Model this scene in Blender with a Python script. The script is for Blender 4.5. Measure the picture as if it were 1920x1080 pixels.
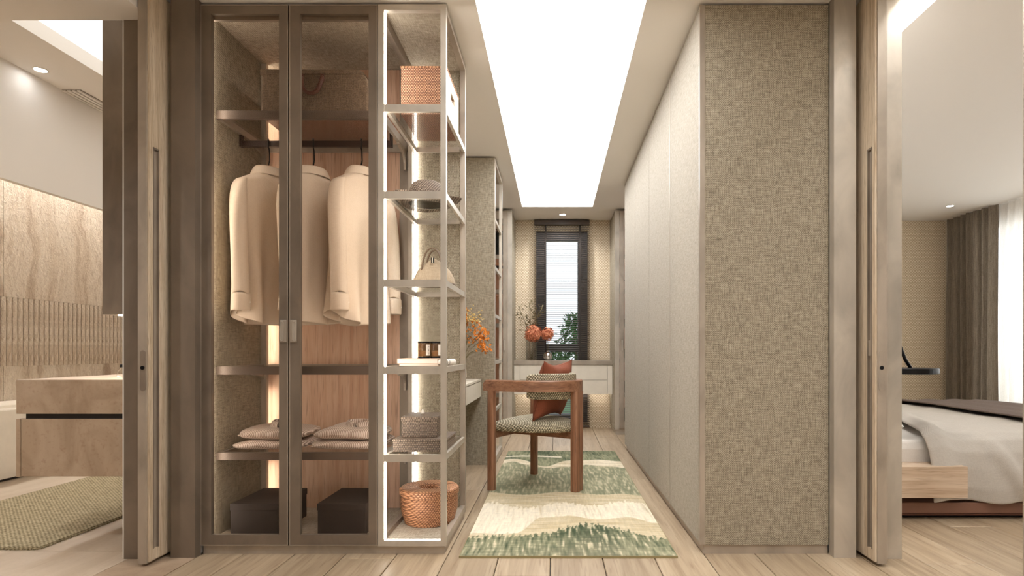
import bpy, math, random
from mathutils import Vector, Matrix, noise as mnoise
random.seed(7)
PI = math.pi
scene = bpy.context.scene
for o in list(bpy.data.objects):
    bpy.data.objects.remove(o)
COL = scene.collection

# ------------------------------------------------------------------ camera
FPX, VPX, VPY, EYE = 1100.0, 1040.5, 659.0, 0.95
cd = bpy.data.cameras.new('camera')
cam = bpy.data.objects.new('camera', cd)
COL.objects.link(cam)
cam.location = (0, 0, EYE)
cam.rotation_euler = (PI / 2, 0, 0)
cd.sensor_width = 36
cd.lens = FPX / 1920 * 36
cd.shift_x = (960 - VPX) / 1920
cd.shift_y = (VPY - 540) / 1920
cd.clip_start = 0.05
scene.camera = cam
scene.view_settings.view_transform = 'Standard'
scene.view_settings.look = 'None'
scene.view_settings.gamma = 1
scene.view_settings.use_curve_mapping = False
scene.view_settings.exposure = 0.38

# ------------------------------------------------------------------ light levels
L_CORRIDOR = 5.8      # luminous ceiling over the dressing corridor
L_BATH_SKY = 1.3      # bathroom roof light
L_BATH_COVE = 26.0
L_BED_COVE = 15.0
L_LED = 16.0           # wardrobe LED strips
L_DOWN = 25.0
WARM = (1.0, 0.94, 0.86)
SOFT = (0.985, 0.99, 1.0)

w = bpy.data.worlds.new('world')
scene.world = w
w.use_nodes = True
bg = w.node_tree.nodes['Background']
bg.inputs[0].default_value = (0.86, 0.93, 1.0, 1)
bg.inputs[1].default_value = 1.2
# daylight entering through the wide bedroom window
wd_l = bpy.data.lights.new('bedroom_daylight', 'AREA'); wd_l.shape = 'RECTANGLE'; wd_l.size = 2.2; wd_l.size_y = 5.2; wd_l.energy = 170; wd_l.color = (0.88, 0.94, 1.0)
wd_o = bpy.data.objects.new('bedroom_daylight', wd_l); COL.objects.link(wd_o); wd_o.location = (5.32, 4.25, 1.35); wd_o.rotation_euler = (0, PI/2, 0)

# ------------------------------------------------------------------ helpers
def lin(c):
    return tuple(((v / 255) / 12.92 if v / 255 <= 0.04045 else ((v / 255 + 0.055) / 1.055) ** 2.4) for v in c)
def lin4(c):
    return lin(c) + (1,)

WLOC = {}
class MB:
    def __init__(s):
        s.V = []; s.F = []
    def box(s, x0, x1, y0, y1, z0, z1):
        n = len(s.V)
        s.V += [(x0,y0,z0),(x1,y0,z0),(x1,y1,z0),(x0,y1,z0),(x0,y0,z1),(x1,y0,z1),(x1,y1,z1),(x0,y1,z1)]
        s.F += [(n,n+3,n+2,n+1),(n+4,n+5,n+6,n+7),(n,n+1,n+5,n+4),(n+1,n+2,n+6,n+5),(n+2,n+3,n+7,n+6),(n+3,n,n+4,n+7)]
        return s
    def prism(s, poly, axis, a0, a1):
        """extrude a 2D polygon; axis 'z': poly (x,y); 'x': poly (y,z); 'y': poly (x,z)"""
        n = len(s.V); k = len(poly)
        def P(p, a):
            return {'z': (p[0], p[1], a), 'x': (a, p[0], p[1]), 'y': (p[0], a, p[1])}[axis]
        s.V += [P(p, a0) for p in poly] + [P(p, a1) for p in poly]
        s.F += [tuple(range(n, n+k))[::-1], tuple(range(n+k, n+2*k))]
        s.F += [(n+i, n+(i+1) % k, n+k+(i+1) % k, n+k+i) for i in range(k)]
        return s
    def loft(s, rings, closed=True, cap=True):
        n = len(s.V); k = len(rings[0])
        for r in rings: s.V += [tuple(p) for p in r]
        for i in range(len(rings)-1):
            for j in range(k if closed else k-1):
                a = n+i*k+j; b = n+i*k+(j+1) % k
                s.F.append((a, b, b+k, a+k))
        if cap and closed:
            s.F.append(tuple(range(n, n+k))[::-1])
            m = n+(len(rings)-1)*k
            s.F.append(tuple(range(m, m+k)))
        return s
    def tube(s, path, r, n=8, cap=True, flat=1.0):
        pts = [Vector(p) for p in path]; rings = []
        ref = Vector((0, 0, 1))
        prev = None
        for i, p in enumerate(pts):
            t = (pts[min(i+1, len(pts)-1)] - pts[max(i-1, 0)]).normalized()
            if prev is None:
                a = t.cross(ref)
                if a.length < 1e-3: a = t.cross(Vector((1, 0, 0)))
                a.normalize()
            else:
                a = (prev - t * prev.dot(t)).normalized()
            prev = a
            b = t.cross(a)
            rr = r[i] if isinstance(r, (list, tuple)) else r
            rings.append([p + a * rr * math.cos(2*PI*j/n) + b * rr * flat * math.sin(2*PI*j/n) for j in range(n)])
        return s.loft(rings, True, cap)
    def lathe(s, prof, c, n=24, cap=True):
        rings = [[(c[0]+r*math.cos(2*PI*j/n), c[1]+r*math.sin(2*PI*j/n), c[2]+z) for j in range(n)] for r, z in prof]
        return s.loft(rings, True, cap)
    def grid(s, f, nu, nv):
        n = len(s.V)
        for i in range(nu+1):
            for j in range(nv+1):
                s.V.append(tuple(f(i/nu, j/nv)))
        for i in range(nu):
            for j in range(nv):
                a = n+i*(nv+1)+j
                s.F.append((a, a+nv+1, a+nv+2, a+1))
        return s
    def quad(s, a, b, c, d):
        n = len(s.V); s.V += [tuple(a), tuple(b), tuple(c), tuple(d)]; s.F.append((n, n+1, n+2, n+3)); return s
    def xf(s, M):
        s.V = [tuple(M @ Vector(v)) for v in s.V]; return s
    def build(s, name, mat, parent=None, smooth=False, bevel=0, seg=2, solid=0, sub=0, loc=None):
        me = bpy.data.meshes.new(name)
        base = WLOC.get(parent.name, Vector()) if parent else Vector()
        if loc is not None: base = Vector(loc)
        me.from_pydata([tuple(Vector(v)-base) for v in s.V], [], s.F)
        me.validate(); me.update()
        import bmesh
        bm = bmesh.new(); bm.from_mesh(me)
        if not (len(s.F) and solid): bmesh.ops.recalc_face_normals(bm, faces=bm.faces)
        bm.to_mesh(me); bm.free()
        o = bpy.data.objects.new(name, me); COL.objects.link(o)
        me.materials.append(mat)
        if smooth:
            me.polygons.foreach_set('use_smooth', [True]*len(me.polygons))
        if parent:
            o.parent = parent
            if loc is not None: o.location = Vector(loc) - WLOC[parent.name]
        elif loc is not None:
            o.location = loc
        WLOC[o.name] = Vector(base)
        if solid:
            m = o.modifiers.new('solid', 'SOLIDIFY'); m.thickness = solid; m.offset = 0
        if bevel:
            m = o.modifiers.new('bevel', 'BEVEL'); m.width = bevel; m.segments = seg; m.limit_method = 'ANGLE'; m.angle_limit = 0.6
        if sub:
            m = o.modifiers.new('sub', 'SUBSURF'); m.levels = sub; m.render_levels = sub
        return o

def tag(o, label, cat, group=None, kind=None):
    o['label'] = label; o['category'] = cat
    if group: o['group'] = group
    if kind: o['kind'] = kind
    return o
def root(name, loc, label, cat, group=None, kind=None):
    o = bpy.data.objects.new(name, None); COL.objects.link(o)
    o.location = loc; o.empty_display_size = 0.1
    WLOC[o.name] = Vector(loc)
    return tag(o, label, cat, group, kind)
def B(*a): return MB().box(*a)
def struct(name, mb, mat, label, cat, **k):
    o = mb.build(name, mat, None, **k); return tag(o, label, cat, kind='structure')
def place(o, loc):
    """linked copy of a one-mesh part at another spot (same parent)"""
    c = o.copy(); COL.objects.link(c); c.location = loc; c.parent = o.parent
    return c

# ------------------------------------------------------------------ materials
class NT:
    def __init__(s, name):
        s.m = bpy.data.materials.new(name); s.m.use_nodes = True
        s.t = s.m.node_tree; s.t.nodes.clear()
        s.out = s.n('ShaderNodeOutputMaterial')
    def n(s, ty, **kw):
        nd = s.t.nodes.new(ty)
        for k, v in kw.items(): setattr(nd, k, v)
        return nd
    def l(s, a, b): s.t.links.new(a, b)
    def inp(s, sock, v):
        if hasattr(v, 'is_output') or isinstance(v, bpy.types.NodeSocket): s.l(v, sock)
        else: sock.default_value = v
    def math(s, op, a, b=0.0, c=None):
        nd = s.n('ShaderNodeMath', operation=op); s.inp(nd.inputs[0], a); s.inp(nd.inputs[1], b)
        if c is not None: s.inp(nd.inputs[2], c)
        return nd.outputs[0]
    def coords(s): return s.n('ShaderNodeTexCoord').outputs['Object']
    def mapping(s, vec, scale=(1,1,1), rot=(0,0,0), loc=(0,0,0)):
        nd = s.n('ShaderNodeMapping'); s.l(vec, nd.inputs[0])
        nd.inputs['Scale'].default_value = scale; nd.inputs['Rotation'].default_value = rot; nd.inputs['Location'].default_value = loc
        return nd.outputs[0]
    def noise(s, vec, scale=1, detail=3, rough=0.55, dist=0):
        nd = s.n('ShaderNodeTexNoise'); s.l(vec, nd.inputs['Vector'])
        nd.inputs['Scale'].default_value = scale; nd.inputs['Detail'].default_value = detail
        nd.inputs['Roughness'].default_value = rough; nd.inputs['Distortion'].default_value = dist
        return nd.outputs['Fac']
    def ramp(s, fac, stops):
        nd = s.n('ShaderNodeValToRGB'); s.l(fac, nd.inputs[0])
        e = nd.color_ramp.elements
        while len(e) > 1: e.remove(e[-1])
        e[0].position = stops[0][0]; e[0].color = lin4(stops[0][1])
        for p, c in stops[1:]:
            x = e.new(p); x.color = lin4(c)
        return nd.outputs[0]
    def mix(s, f, a, b, mode='MIX'):
        nd = s.n('ShaderNodeMix', data_type='RGBA', blend_type=mode)
        s.inp(nd.inputs[0], f); s.inp(nd.inputs[6], a); s.inp(nd.inputs[7], b)
        return nd.outputs[2]
    def bump(s, h, strength=0.3, dist=0.002):
        nd = s.n('ShaderNodeBump'); s.l(h, nd.inputs['Height']); nd.inputs['Strength'].default_value = strength; nd.inputs['Distance'].default_value = dist
        return nd.outputs[0]
    def bsdf(s, col, rough=0.5, metal=0.0, normal=None, **kw):
        b = s.n('ShaderNodeBsdfPrincipled')
        s.inp(b.inputs['Base Color'], col); s.inp(b.inputs['Roughness'], rough); s.inp(b.inputs['Metallic'], metal)
        for k, v in kw.items(): s.inp(b.inputs[k], v)
        if normal is not None: s.l(normal, b.inputs['Normal'])
        s.l(b.outputs[0], s.out.inputs[0]); return b

def m_plain(name, c, rough=0.5, metal=0.0, **kw):
    t = NT(name); n = t.noise(t.mapping(t.coords(), (14, 14, 14)), 1, 2)
    col = t.ramp(n, [(0.3, tuple(v*0.985 for v in c)), (0.7, tuple(min(255, v*1.012) for v in c))])
    t.bsdf(col, rough, metal, **kw); return t.m
def m_metal(name, c, rough=0.38, metal=0.35):
    t = NT(name); v = t.coords()
    n = t.noise(t.mapping(v, (5, 5, 3.2)), 1, 4, 0.55, 0.6)
    col = t.ramp(n, [(0.28, tuple(k*0.86 for k in c)), (0.55, c), (0.78, tuple(min(255, k*1.08) for k in c))])
    r = t.math('MULTIPLY_ADD', n, 0.25, rough-0.12)
    t.bsdf(col, r, metal); return t.m
def m_wood(name, stops, grain='z', fine=1.0, rough=0.5, pore=(90, 60, 40), pore_amt=0.5, rnd=False, bump=0.15):
    t = NT(name); v = t.coords()
    if rnd:
        oi = t.n('ShaderNodeObjectInfo')
        cb = t.n('ShaderNodeCombineXYZ')
        for i, k in enumerate((3.1, 17.7, 9.3)):
            t.l(t.math('MULTIPLY', oi.outputs['Random'], k), cb.inputs[i])
        ad = t.n('ShaderNodeVectorMath', operation='ADD'); t.l(v, ad.inputs[0]); t.l(cb.outputs[0], ad.inputs[1]); v = ad.outputs[0]
    sc = {'z': (1, 1, .05), 'y': (1, .05, 1), 'x': (.05, 1, 1)}[grain]
    a = t.noise(t.mapping(v, tuple(k*26*fine for k in sc)), 1, 4, 0.6, 0.8)
    b = t.noise(t.mapping(v, tuple(k*150*fine for k in sc)), 1, 2, 0.5, 0.2)
    col = t.ramp(a, stops)
    p = t.ramp(b, [(0.56, (0, 0, 0)), (0.72, (255, 255, 255))])
    f = t.math('MULTIPLY', p, pore_amt)
    col = t.mix(f, col, lin4(pore))
    if rnd:
        k = t.math('MULTIPLY_ADD', oi.outputs['Random'], 0.16, 0.92)
        hsv = t.n('ShaderNodeHueSaturation'); t.l(col, hsv.inputs['Color']); t.l(k, hsv.inputs['Value']); col = hsv.outputs[0]
    t.bsdf(col, rough, 0.0, t.bump(b, bump, 0.001)); return t.m
def m_weave(name, lo, mid, hi, pitch=0.008, plane='v', slub=1.0, rough=0.85, bump=0.5):
    t = NT(name); v = t.coords()
    sp = t.n('ShaderNodeSeparateXYZ'); t.l(v, sp.inputs[0])
    if plane == 'v':
        u = t.math('ADD', sp.outputs[0], sp.outputs[1]); q = sp.outputs[2]
    elif plane == 'h':
        u = sp.outputs[0]; q = sp.outputs[1]
    else:   # any orientation
        u = t.math('ADD', sp.outputs[0], t.math('MULTIPLY', sp.outputs[1], 0.7)); q = t.math('ADD', sp.outputs[2], t.math('MULTIPLY', sp.outputs[1], 0.7))
    cb = t.n('ShaderNodeCombineXYZ'); t.l(u, cb.inputs[0]); t.l(q, cb.inputs[1]); uv = cb.outputs[0]
    k = 2*PI/pitch
    wob = t.math('MULTIPLY', t.noise(t.mapping(uv, (30, 30, 1)), 1, 2), 2.0)
    su = t.math('SINE', t.math('ADD', t.math('MULTIPLY', u, k), wob))
    sq = t.math('SINE', t.math('ADD', t.math('MULTIPLY', q, k), wob))
    cell = t.math('MULTIPLY_ADD', t.math('MULTIPLY', su, sq), 0.5, 0.5)
    hs = t.noise(t.mapping(uv, (22, 1.3/pitch, 1)), 1, 2, 0.6)
    vs = t.noise(t.mapping(uv, (1.3/pitch, 22, 1)), 1, 2, 0.6)
    gr = t.noise(t.mapping(uv, (0.5/pitch, 0.5/pitch, 1)), 1, 2, 0.6)
    f = t.math('ADD', t.math('MULTIPLY', t.math('ADD', hs, vs), 0.34*slub), t.math('ADD', t.math('MULTIPLY', cell, 0.36), t.math('MULTIPLY', gr, 0.16)))
    off = 0.34*slub + 0.18 + 0.08
    f = t.math('ADD', f, 0.5-off)
    col = t.ramp(f, [(0.30, lo), (0.5, mid), (0.68, hi)])
    t.bsdf(col, rough, 0.0, t.bump(f, bump, 0.002)); return t.m
def m_basket(name, lo, mid, hi, px=0.010, pz=0.006, rough=0.7, plane='v', bump=0.8):
    """over-under woven strands: rows offset by half a pitch"""
    t = NT(name); sp = t.n('ShaderNodeSeparateXYZ'); t.l(t.coords(), sp.inputs[0])
    if plane == 'v': u = t.math('ADD', sp.outputs[0], sp.outputs[1]); q = sp.outputs[2]
    elif plane == 'a':
        u = t.math('ADD', sp.outputs[0], t.math('MULTIPLY', sp.outputs[1], 0.8)); q = t.math('ADD', sp.outputs[2], t.math('MULTIPLY', sp.outputs[1], 0.6))
    else: u = sp.outputs[0]; q = sp.outputs[1]
    row = t.math('FLOOR', t.math('DIVIDE', q, pz))
    par = t.math('MULTIPLY', t.math('MODULO', t.math('ABSOLUTE', row), 2.0), PI)
    su = t.math('SINE', t.math('ADD', t.math('MULTIPLY', u, 2*PI/px), par))
    fr = t.math('SUBTRACT', t.math('DIVIDE', q, pz), row)
    sq = t.math('SINE', t.math('MULTIPLY', fr, PI))
    cb = t.n('ShaderNodeCombineXYZ'); t.l(u, cb.inputs[0]); t.l(q, cb.inputs[1])
    nz = t.noise(t.mapping(cb.outputs[0], (0.6/px, 0.9/pz, 1)), 1, 2)
    f = t.math('ADD', t.math('MULTIPLY', t.math('MULTIPLY_ADD', su, 0.5, 0.5), t.math('MULTIPLY', sq, 0.75)), t.math('MULTIPLY', nz, 0.45))
    col = t.ramp(f, [(0.16, lo), (0.45, mid), (0.85, hi)])
    t.bsdf(col, rough, 0.0, t.bump(f, bump, 0.003)); return t.m
def m_emit(name, c, s):
    t = NT(name); e = t.n('ShaderNodeEmission'); e.inputs[0].default_value = tuple(c)+(1,); e.inputs[1].default_value = s
    t.l(e.outputs[0], t.out.inputs[0]); return t.m
def m_glass(name, tint=(1, 1, 1), refl=0.06, rough=0.0):
    t = NT(name); tr = t.n('ShaderNodeBsdfTransparent'); tr.inputs[0].default_value = tuple(tint)+(1,)
    gl = t.n('ShaderNodeBsdfGlossy'); gl.inputs['Roughness'].default_value = rough
    lw = t.n('ShaderNodeLayerWeight'); lw.inputs[0].default_value = 0.25
    f = t.math('MULTIPLY_ADD', lw.outputs['Fresnel'], 0.22, refl*0.15)
    mx = t.n('ShaderNodeMixShader'); t.l(f, mx.inputs[0]); t.l(tr.outputs[0], mx.inputs[1]); t.l(gl.outputs[0], mx.inputs[2])
    t.l(mx.outputs[0], t.out.inputs[0]); return t.m
def m_stone(name, stops, scale=(3, 3, 3), rough=0.55, bump=0.3, grain=60, speck=(150, 110, 80), speck_amt=0.35):
    t = NT(name); v = t.coords()
    a = t.noise(t.mapping(v, scale), 1, 6, 0.62, 0.7)
    b = t.noise(t.mapping(v, (grain,)*3), 1, 3, 0.6)
    col = t.ramp(a, stops)
    p = t.ramp(b, [(0.55, (0, 0, 0)), (0.75, (255, 255, 255))])
    col = t.mix(t.math('MULTIPLY', p, speck_amt), col, lin4(speck))
    t.bsdf(col, rough, 0.0, t.bump(b, bump, 0.004)); return t.m

M = {}
def m_plaster(name, c):
    t = NT(name); n = t.noise(t.mapping(t.coords(), (220, 220, 220)), 1, 2)
    t.bsdf(lin4(c), 0.92, 0.0, t.bump(n, 0.04, 0.0005)); return t.m
M['plaster'] = m_plaster('warm plaster', (240, 235, 228))
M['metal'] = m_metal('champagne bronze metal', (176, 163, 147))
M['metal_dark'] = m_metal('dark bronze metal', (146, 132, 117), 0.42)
M['metal_shaded'] = m_metal('shaded bronze metal', (130, 116, 101), 0.42)  # shade put into the colour: left jambs and door frames are less lit
M['metal_shelf_shaded'] = m_metal('shaded shelf metal', (104, 90, 79), 0.45)  # same metal darkened further, shade on the dim shelf bars in its colour
M['metal_pale_lit'] = m_metal('pale lit champagne metal', (194, 184, 169), 0.36)  # lighter copy of the metal, stronger light on right jambs and posts in its colour
M['linen'] = m_weave('greige linen weave', (92, 81, 65), (149, 137, 116), (192, 181, 160), 0.0085, 'v')
M['linen_door'] = m_weave('pale linen weave doors', (132, 123, 108), (173, 164, 148), (197, 188, 175), 0.0085, 'v', 0.8)
M['linen_h'] = m_weave('greige linen weave flat', (112, 100, 84), (170, 157, 138), (206, 195, 177), 0.0085, 'h')
M['grass'] = m_basket('woven grasscloth', (176, 153, 121), (213, 195, 168), (234, 221, 198), 0.034, 0.017, 0.85, 'v', 0.5)
M['oak_panel'] = m_wood('pinkish oak veneer', [(0.3, (200, 158, 130)), (0.5, (216, 178, 150)), (0.72, (226, 192, 166))], 'z', 1.0, 0.55, (128, 88, 64), 0.5)
M['oak_floor'] = m_wood('greyed oak boards', [(0.25, (146, 124, 98)), (0.5, (170, 149, 122)), (0.75, (189, 170, 143))], 'y', 0.7, 0.42, (120, 92, 68), 0.4, True)
M['oak_rib'] = m_wood('limed oak door face', [(0.3, (182, 160, 132)), (0.5, (206, 187, 160)), (0.7, (218, 202, 178))], 'z', 2.2, 0.6, (124, 100, 76), 0.6)
M['oak_pale'] = m_wood('pale oak nightstand', [(0.3, (192, 164, 136)), (0.5, (208, 184, 158)), (0.7, (220, 200, 176))], 'x', 1.2, 0.5, (140, 108, 82), 0.4)
M['walnut'] = m_wood('oiled walnut', [(0.3, (114, 76, 53)), (0.5, (146, 102, 75)), (0.72, (168, 124, 95))], 'z', 1.6, 0.4, (70, 40, 26), 0.5)
M['walnut_x'] = m_wood('oiled walnut rail', [(0.3, (114, 76, 53)), (0.5, (146, 102, 75)), (0.72, (168, 124, 95))], 'x', 1.6, 0.36, (70, 40, 26), 0.5)
M['cream'] = m_plain('cream lacquer', (226, 217, 200), 0.4)
def m_travertine(name):
    t = NT(name); v = t.coords()
    wv = t.noise(t.mapping(v, (1.2, 1.2, 1.2)), 1, 4, 0.6)
    cb = t.n('ShaderNodeCombineXYZ'); t.l(t.math('MULTIPLY', wv, 0.5), cb.inputs[1])
    ad = t.n('ShaderNodeVectorMath', operation='ADD'); t.l(v, ad.inputs[0]); t.l(cb.outputs[0], ad.inputs[1])
    a = t.noise(t.mapping(ad.outputs[0], (2, 9, 0.5)), 1, 5, 0.65, 0.4)
    b = t.noise(t.mapping(v, (70, 70, 45)), 1, 3, 0.65)
    g = t.noise(t.mapping(v, (28, 28, 14)), 1, 4, 0.7)
    col = t.ramp(a, [(0.3, (168, 146, 124)), (0.43, (200, 182, 160)), (0.56, (214, 200, 181)), (0.62, (196, 178, 156)), (0.75, (226, 214, 198))])
    pit = t.ramp(g, [(0.5, (0, 0, 0)), (0.72, (255, 255, 255))])
    col = t.mix(t.math('MULTIPLY', pit, 0.42), col, lin4((150, 124, 102)))
    h = t.math('ADD', b, t.math('MULTIPLY', g, 0.8))
    t.bsdf(col, 0.8, 0.0, t.bump(h, 1.0, 0.012)); return t.m
M['travertine'] = m_travertine('rough travertine')
M['stone_vanity'] = m_stone('beige stone', [(0.3, (158, 134, 110)), (0.5, (180, 157, 132)), (0.72, (196, 174, 150))], (5, 5, 3), 0.45, 0.08, 55, (142, 104, 80), 0.4)
M['stone_floor'] = m_stone('pale stone tile', [(0.3, (178, 158, 134)), (0.5, (200, 182, 160)), (0.72, (214, 199, 180))], (4.5, 0.8, 3), 0.4, 0.05, 50, (160, 136, 112), 0.25)
M['tub'] = m_plain('white stone tub', (232, 222, 206), 0.35)
M['dark'] = m_plain('black recess', (26, 20, 16), 0.6)
M['black_metal'] = m_plain('black metal', (22, 21, 22), 0.35, 0.6)
M['rod'] = m_plain('dark bronze rod', (54, 36, 28), 0.4, 0.3)
M['box_dark'] = m_plain('dark brown board', (40, 29, 24), 0.75)
M['shirt'] = m_weave('ivory shirting', (212, 192, 168), (226, 208, 186), (236, 222, 204), 0.004, 'any', 0.5, 0.85, 0.1)
M['leather'] = m_plain('brown leather', (84, 44, 28), 0.5)
M['hanger'] = m_wood('red brown hanger wood', [(0.3, (110, 58, 36)), (0.6, (140, 80, 52))], 'x', 1, 0.35, (80, 40, 25), 0.3)
M['bag_linen'] = m_weave('brown linen bag', (66, 50, 37), (102, 84, 66), (138, 117, 95), 0.007, 'v')
M['bag_base'] = m_weave('bag underside', (112, 74, 56), (134, 92, 72), (150, 108, 86), 0.007, 'h')
M['straw_box'] = m_basket('woven rattan box', (66, 36, 22), (168, 112, 80), (222, 178, 142), 0.012, 0.0078, 0.6, 'v')
M['straw_base'] = m_basket('woven rattan base', (70, 38, 24), (140, 88, 60), (178, 124, 92), 0.012, 0.0078, 0.6, 'h')
M['box_linen'] = m_plain('cream box lining', (226, 208, 184), 0.85)
M['wicker_dark'] = m_basket('grey brown wicker', (58, 46, 38), (118, 100, 84), (158, 138, 118), 0.008, 0.010, 0.55, 'v')
M['wicker_dark_h'] = m_basket('grey brown wicker top', (62, 48, 38), (112, 94, 78), (140, 120, 102), 0.008, 0.010, 0.55, 'h')
M['rattan'] = m_basket('honey rattan coil', (86, 46, 24), (190, 132, 92), (220, 168, 128), 0.017, 0.0095, 0.55, 'v')
M['hat'] = m_basket('braided straw', (64, 52, 43), (118, 101, 87), (168, 150, 132), 0.013, 0.008, 0.8, 'a')
M['handbag'] = m_weave('tan canvas', (138, 118, 94), (170, 150, 124), (194, 176, 150), 0.004, 'any')
M['strap'] = m_plain('brown strap', (112, 92, 72), 0.6)
M['boucle'] = m_basket('salt and pepper weave', (50, 45, 32), (164, 152, 124), (220, 210, 186), 0.016, 0.011, 0.9, 'a', 1.0)
M['rust'] = m_weave('rust wool', (104, 50, 30), (132, 68, 43), (152, 86, 57), 0.004, 'any', 0.6)
M['glass'] = m_glass('clear glass', (0.97, 0.97, 0.96), 0.05)
M['glass_door'] = m_glass('bronze tinted door glass', (0.955, 0.925, 0.895), 0.05)
M['glass_smoke'] = m_glass('smoked jar glass', (0.76, 0.66, 0.55), 0.15)
M['paper'] = m_plain('white paper', (238, 230, 218), 0.8)
M['print'] = m_plain('dark ink', (60, 50, 44), 0.8)
M['book_beige'] = m_plain('beige book cloth', (214, 186, 160), 0.7)
M['duvet'] = m_weave('oatmeal duvet linen', (170, 162, 151), (189, 181, 170), (205, 198, 188), 0.005, 'any', 0.6, 0.9, 0.3)
M['sheet'] = m_weave('white sheet', (218, 210, 200), (230, 224, 216), (240, 235, 228), 0.004, 'any', 0.5, 0.9, 0.1)
M['throw'] = m_weave('brown throw', (84, 70, 62), (104, 88, 78), (124, 106, 94), 0.005, 'any')
M['bed_leather'] = m_plain('brown bed leather', (132, 94, 76), 0.55)
M['bath_rug'] = m_weave('olive woven mat', (112, 100, 72), (164, 150, 118), (200, 186, 154), 0.022, 'h', 1.2, 0.95, 0.8)
M['frame_win'] = m_plain('charcoal window frame', (118, 116, 116), 0.5)
M['slat'] = m_wood('dark blind slat', [(0.3, (66, 54, 46)), (0.7, (88, 74, 62))], 'x', 1, 0.5, (30, 22, 18), 0.3)
M['tape'] = m_plain('blind ladder tape', (46, 38, 32), 0.8)
M['stem'] = m_plain('dry stem', (112, 100, 66), 0.8)
M['olive'] = m_plain('olive dried leaf', (128, 116, 84), 0.8)
def m_petal(name, lo, hi):
    t = NT(name); n = t.noise(t.mapping(t.coords(), (60, 60, 60)), 1, 2)
    t.bsdf(t.ramp(n, [(0.35, lo), (0.62, hi)]), 0.8); return t.m
M['bloom'] = m_petal('orange hydrangea petal', (176, 84, 52), (232, 158, 118))
M['bloom_gold'] = m_plain('amber dried petal', (214, 132, 44), 0.7)
M['bloom_cream'] = m_plain('cream dried bud', (206, 178, 112), 0.8)
M['chrome'] = m_plain('mirror silver', (210, 208, 206), 0.08, 1.0)
M['leaf'] = m_plain('garden leaf', (70, 112, 62), 0.7)
M['trunk'] = m_plain('bark', (96, 78, 62), 0.9)
M['led'] = m_emit('wardrobe LED', WARM, L_LED)
M['led_soft'] = m_emit('wardrobe LED soft', WARM, L_LED*0.9)
M['lum'] = m_emit('luminous ceiling film', SOFT, L_CORRIDOR)
M['lum_bath'] = m_emit('bathroom roof light', WARM, L_BATH_SKY)
M['cove_bath'] = m_emit('bathroom cove LED', SOFT, L_BATH_COVE)
M['cove_bed'] = m_emit('bedroom cove LED', SOFT, L_BED_COVE)
M['down'] = m_emit('downlight lens', SOFT, L_DOWN)
def m_curtain(name, lo, hi, transp, transl):
    t = NT(name); v = t.coords()
    n = t.noise(t.mapping(v, (300, 300, 8)), 1, 3); n2 = t.noise(t.mapping(v, (90, 90, 200)), 1, 2)
    col = t.ramp(t.math('MULTIPLY_ADD', n2, 0.4, t.math('MULTIPLY', n, 0.6)), [(0.35, lo), (0.65, hi)])
    d = t.n('ShaderNodeBsdfDiffuse'); t.l(col, d.inputs[0])
    tl = t.n('ShaderNodeBsdfTranslucent'); t.l(col, tl.inputs[0])
    a = t.n('ShaderNodeMixShader'); a.inputs[0].default_value = transl; t.l(d.outputs[0], a.inputs[1]); t.l(tl.outputs[0], a.inputs[2])
    tr = t.n('ShaderNodeBsdfTransparent')
    b = t.n('ShaderNodeMixShader'); b.inputs[0].default_value = transp; t.l(a.outputs[0], b.inputs[1]); t.l(tr.outputs[0], b.inputs[2])
    t.l(b.outputs[0], t.out.inputs[0]); return t.m
M['drape'] = m_curtain('taupe drape', (108, 96, 82), (150, 138, 122), 0.0, 0.15)
M['sheer'] = m_curtain('white sheer', (214, 206, 196), (232, 226, 218), 0.10, 0.34)
def m_stripe(name):
    t = NT(name); sp = t.n('ShaderNodeSeparateXYZ'); t.l(t.coords(), sp.inputs[0])
    wob = t.math('MULTIPLY', t.noise(t.mapping(t.coords(), (9, 9, 9)), 1, 2), 5.0)
    s_ = t.math('SINE', t.math('ADD', t.math('MULTIPLY', sp.outputs[0], 2*PI/0.0085), wob))
    col = t.ramp(t.math('MULTIPLY_ADD', s_, 0.5, 0.5), [(0.3, (150, 128, 114)), (0.62, (222, 206, 192))])
    t.bsdf(col, 0.9); return t.m
M['stripe'] = m_stripe('striped cotton')
def m_rug():
    t = NT('landscape runner pile')
    at = t.n('ShaderNodeVertexColor'); at.layer_name = 'pile'
    v = t.coords()
    a = t.noise(t.mapping(v, (70, 9, 1)), 1, 3, 0.65)
    b = t.noise(t.mapping(v, (14, 160, 1)), 1, 2, 0.6)
    k = t.math('MULTIPLY_ADD', t.math('ADD', a, b), 0.55, 0.45)
    hsv = t.n('ShaderNodeHueSaturation'); t.l(at.outputs[0], hsv.inputs['Color']); t.l(k, hsv.inputs['Value'])
    t.bsdf(hsv.outputs[0], 0.95, 0.0, t.bump(b, 0.4, 0.003)); return t.m
M['rug'] = m_rug()
M['rug_edge'] = m_plain('rug binding', (150, 136, 96), 0.9)

# ================================================================== SETTING
CEIL, BCEIL = 2.585, 2.90
YB, YF = -1.3, 7.31          # wall behind the camera, far wall

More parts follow.
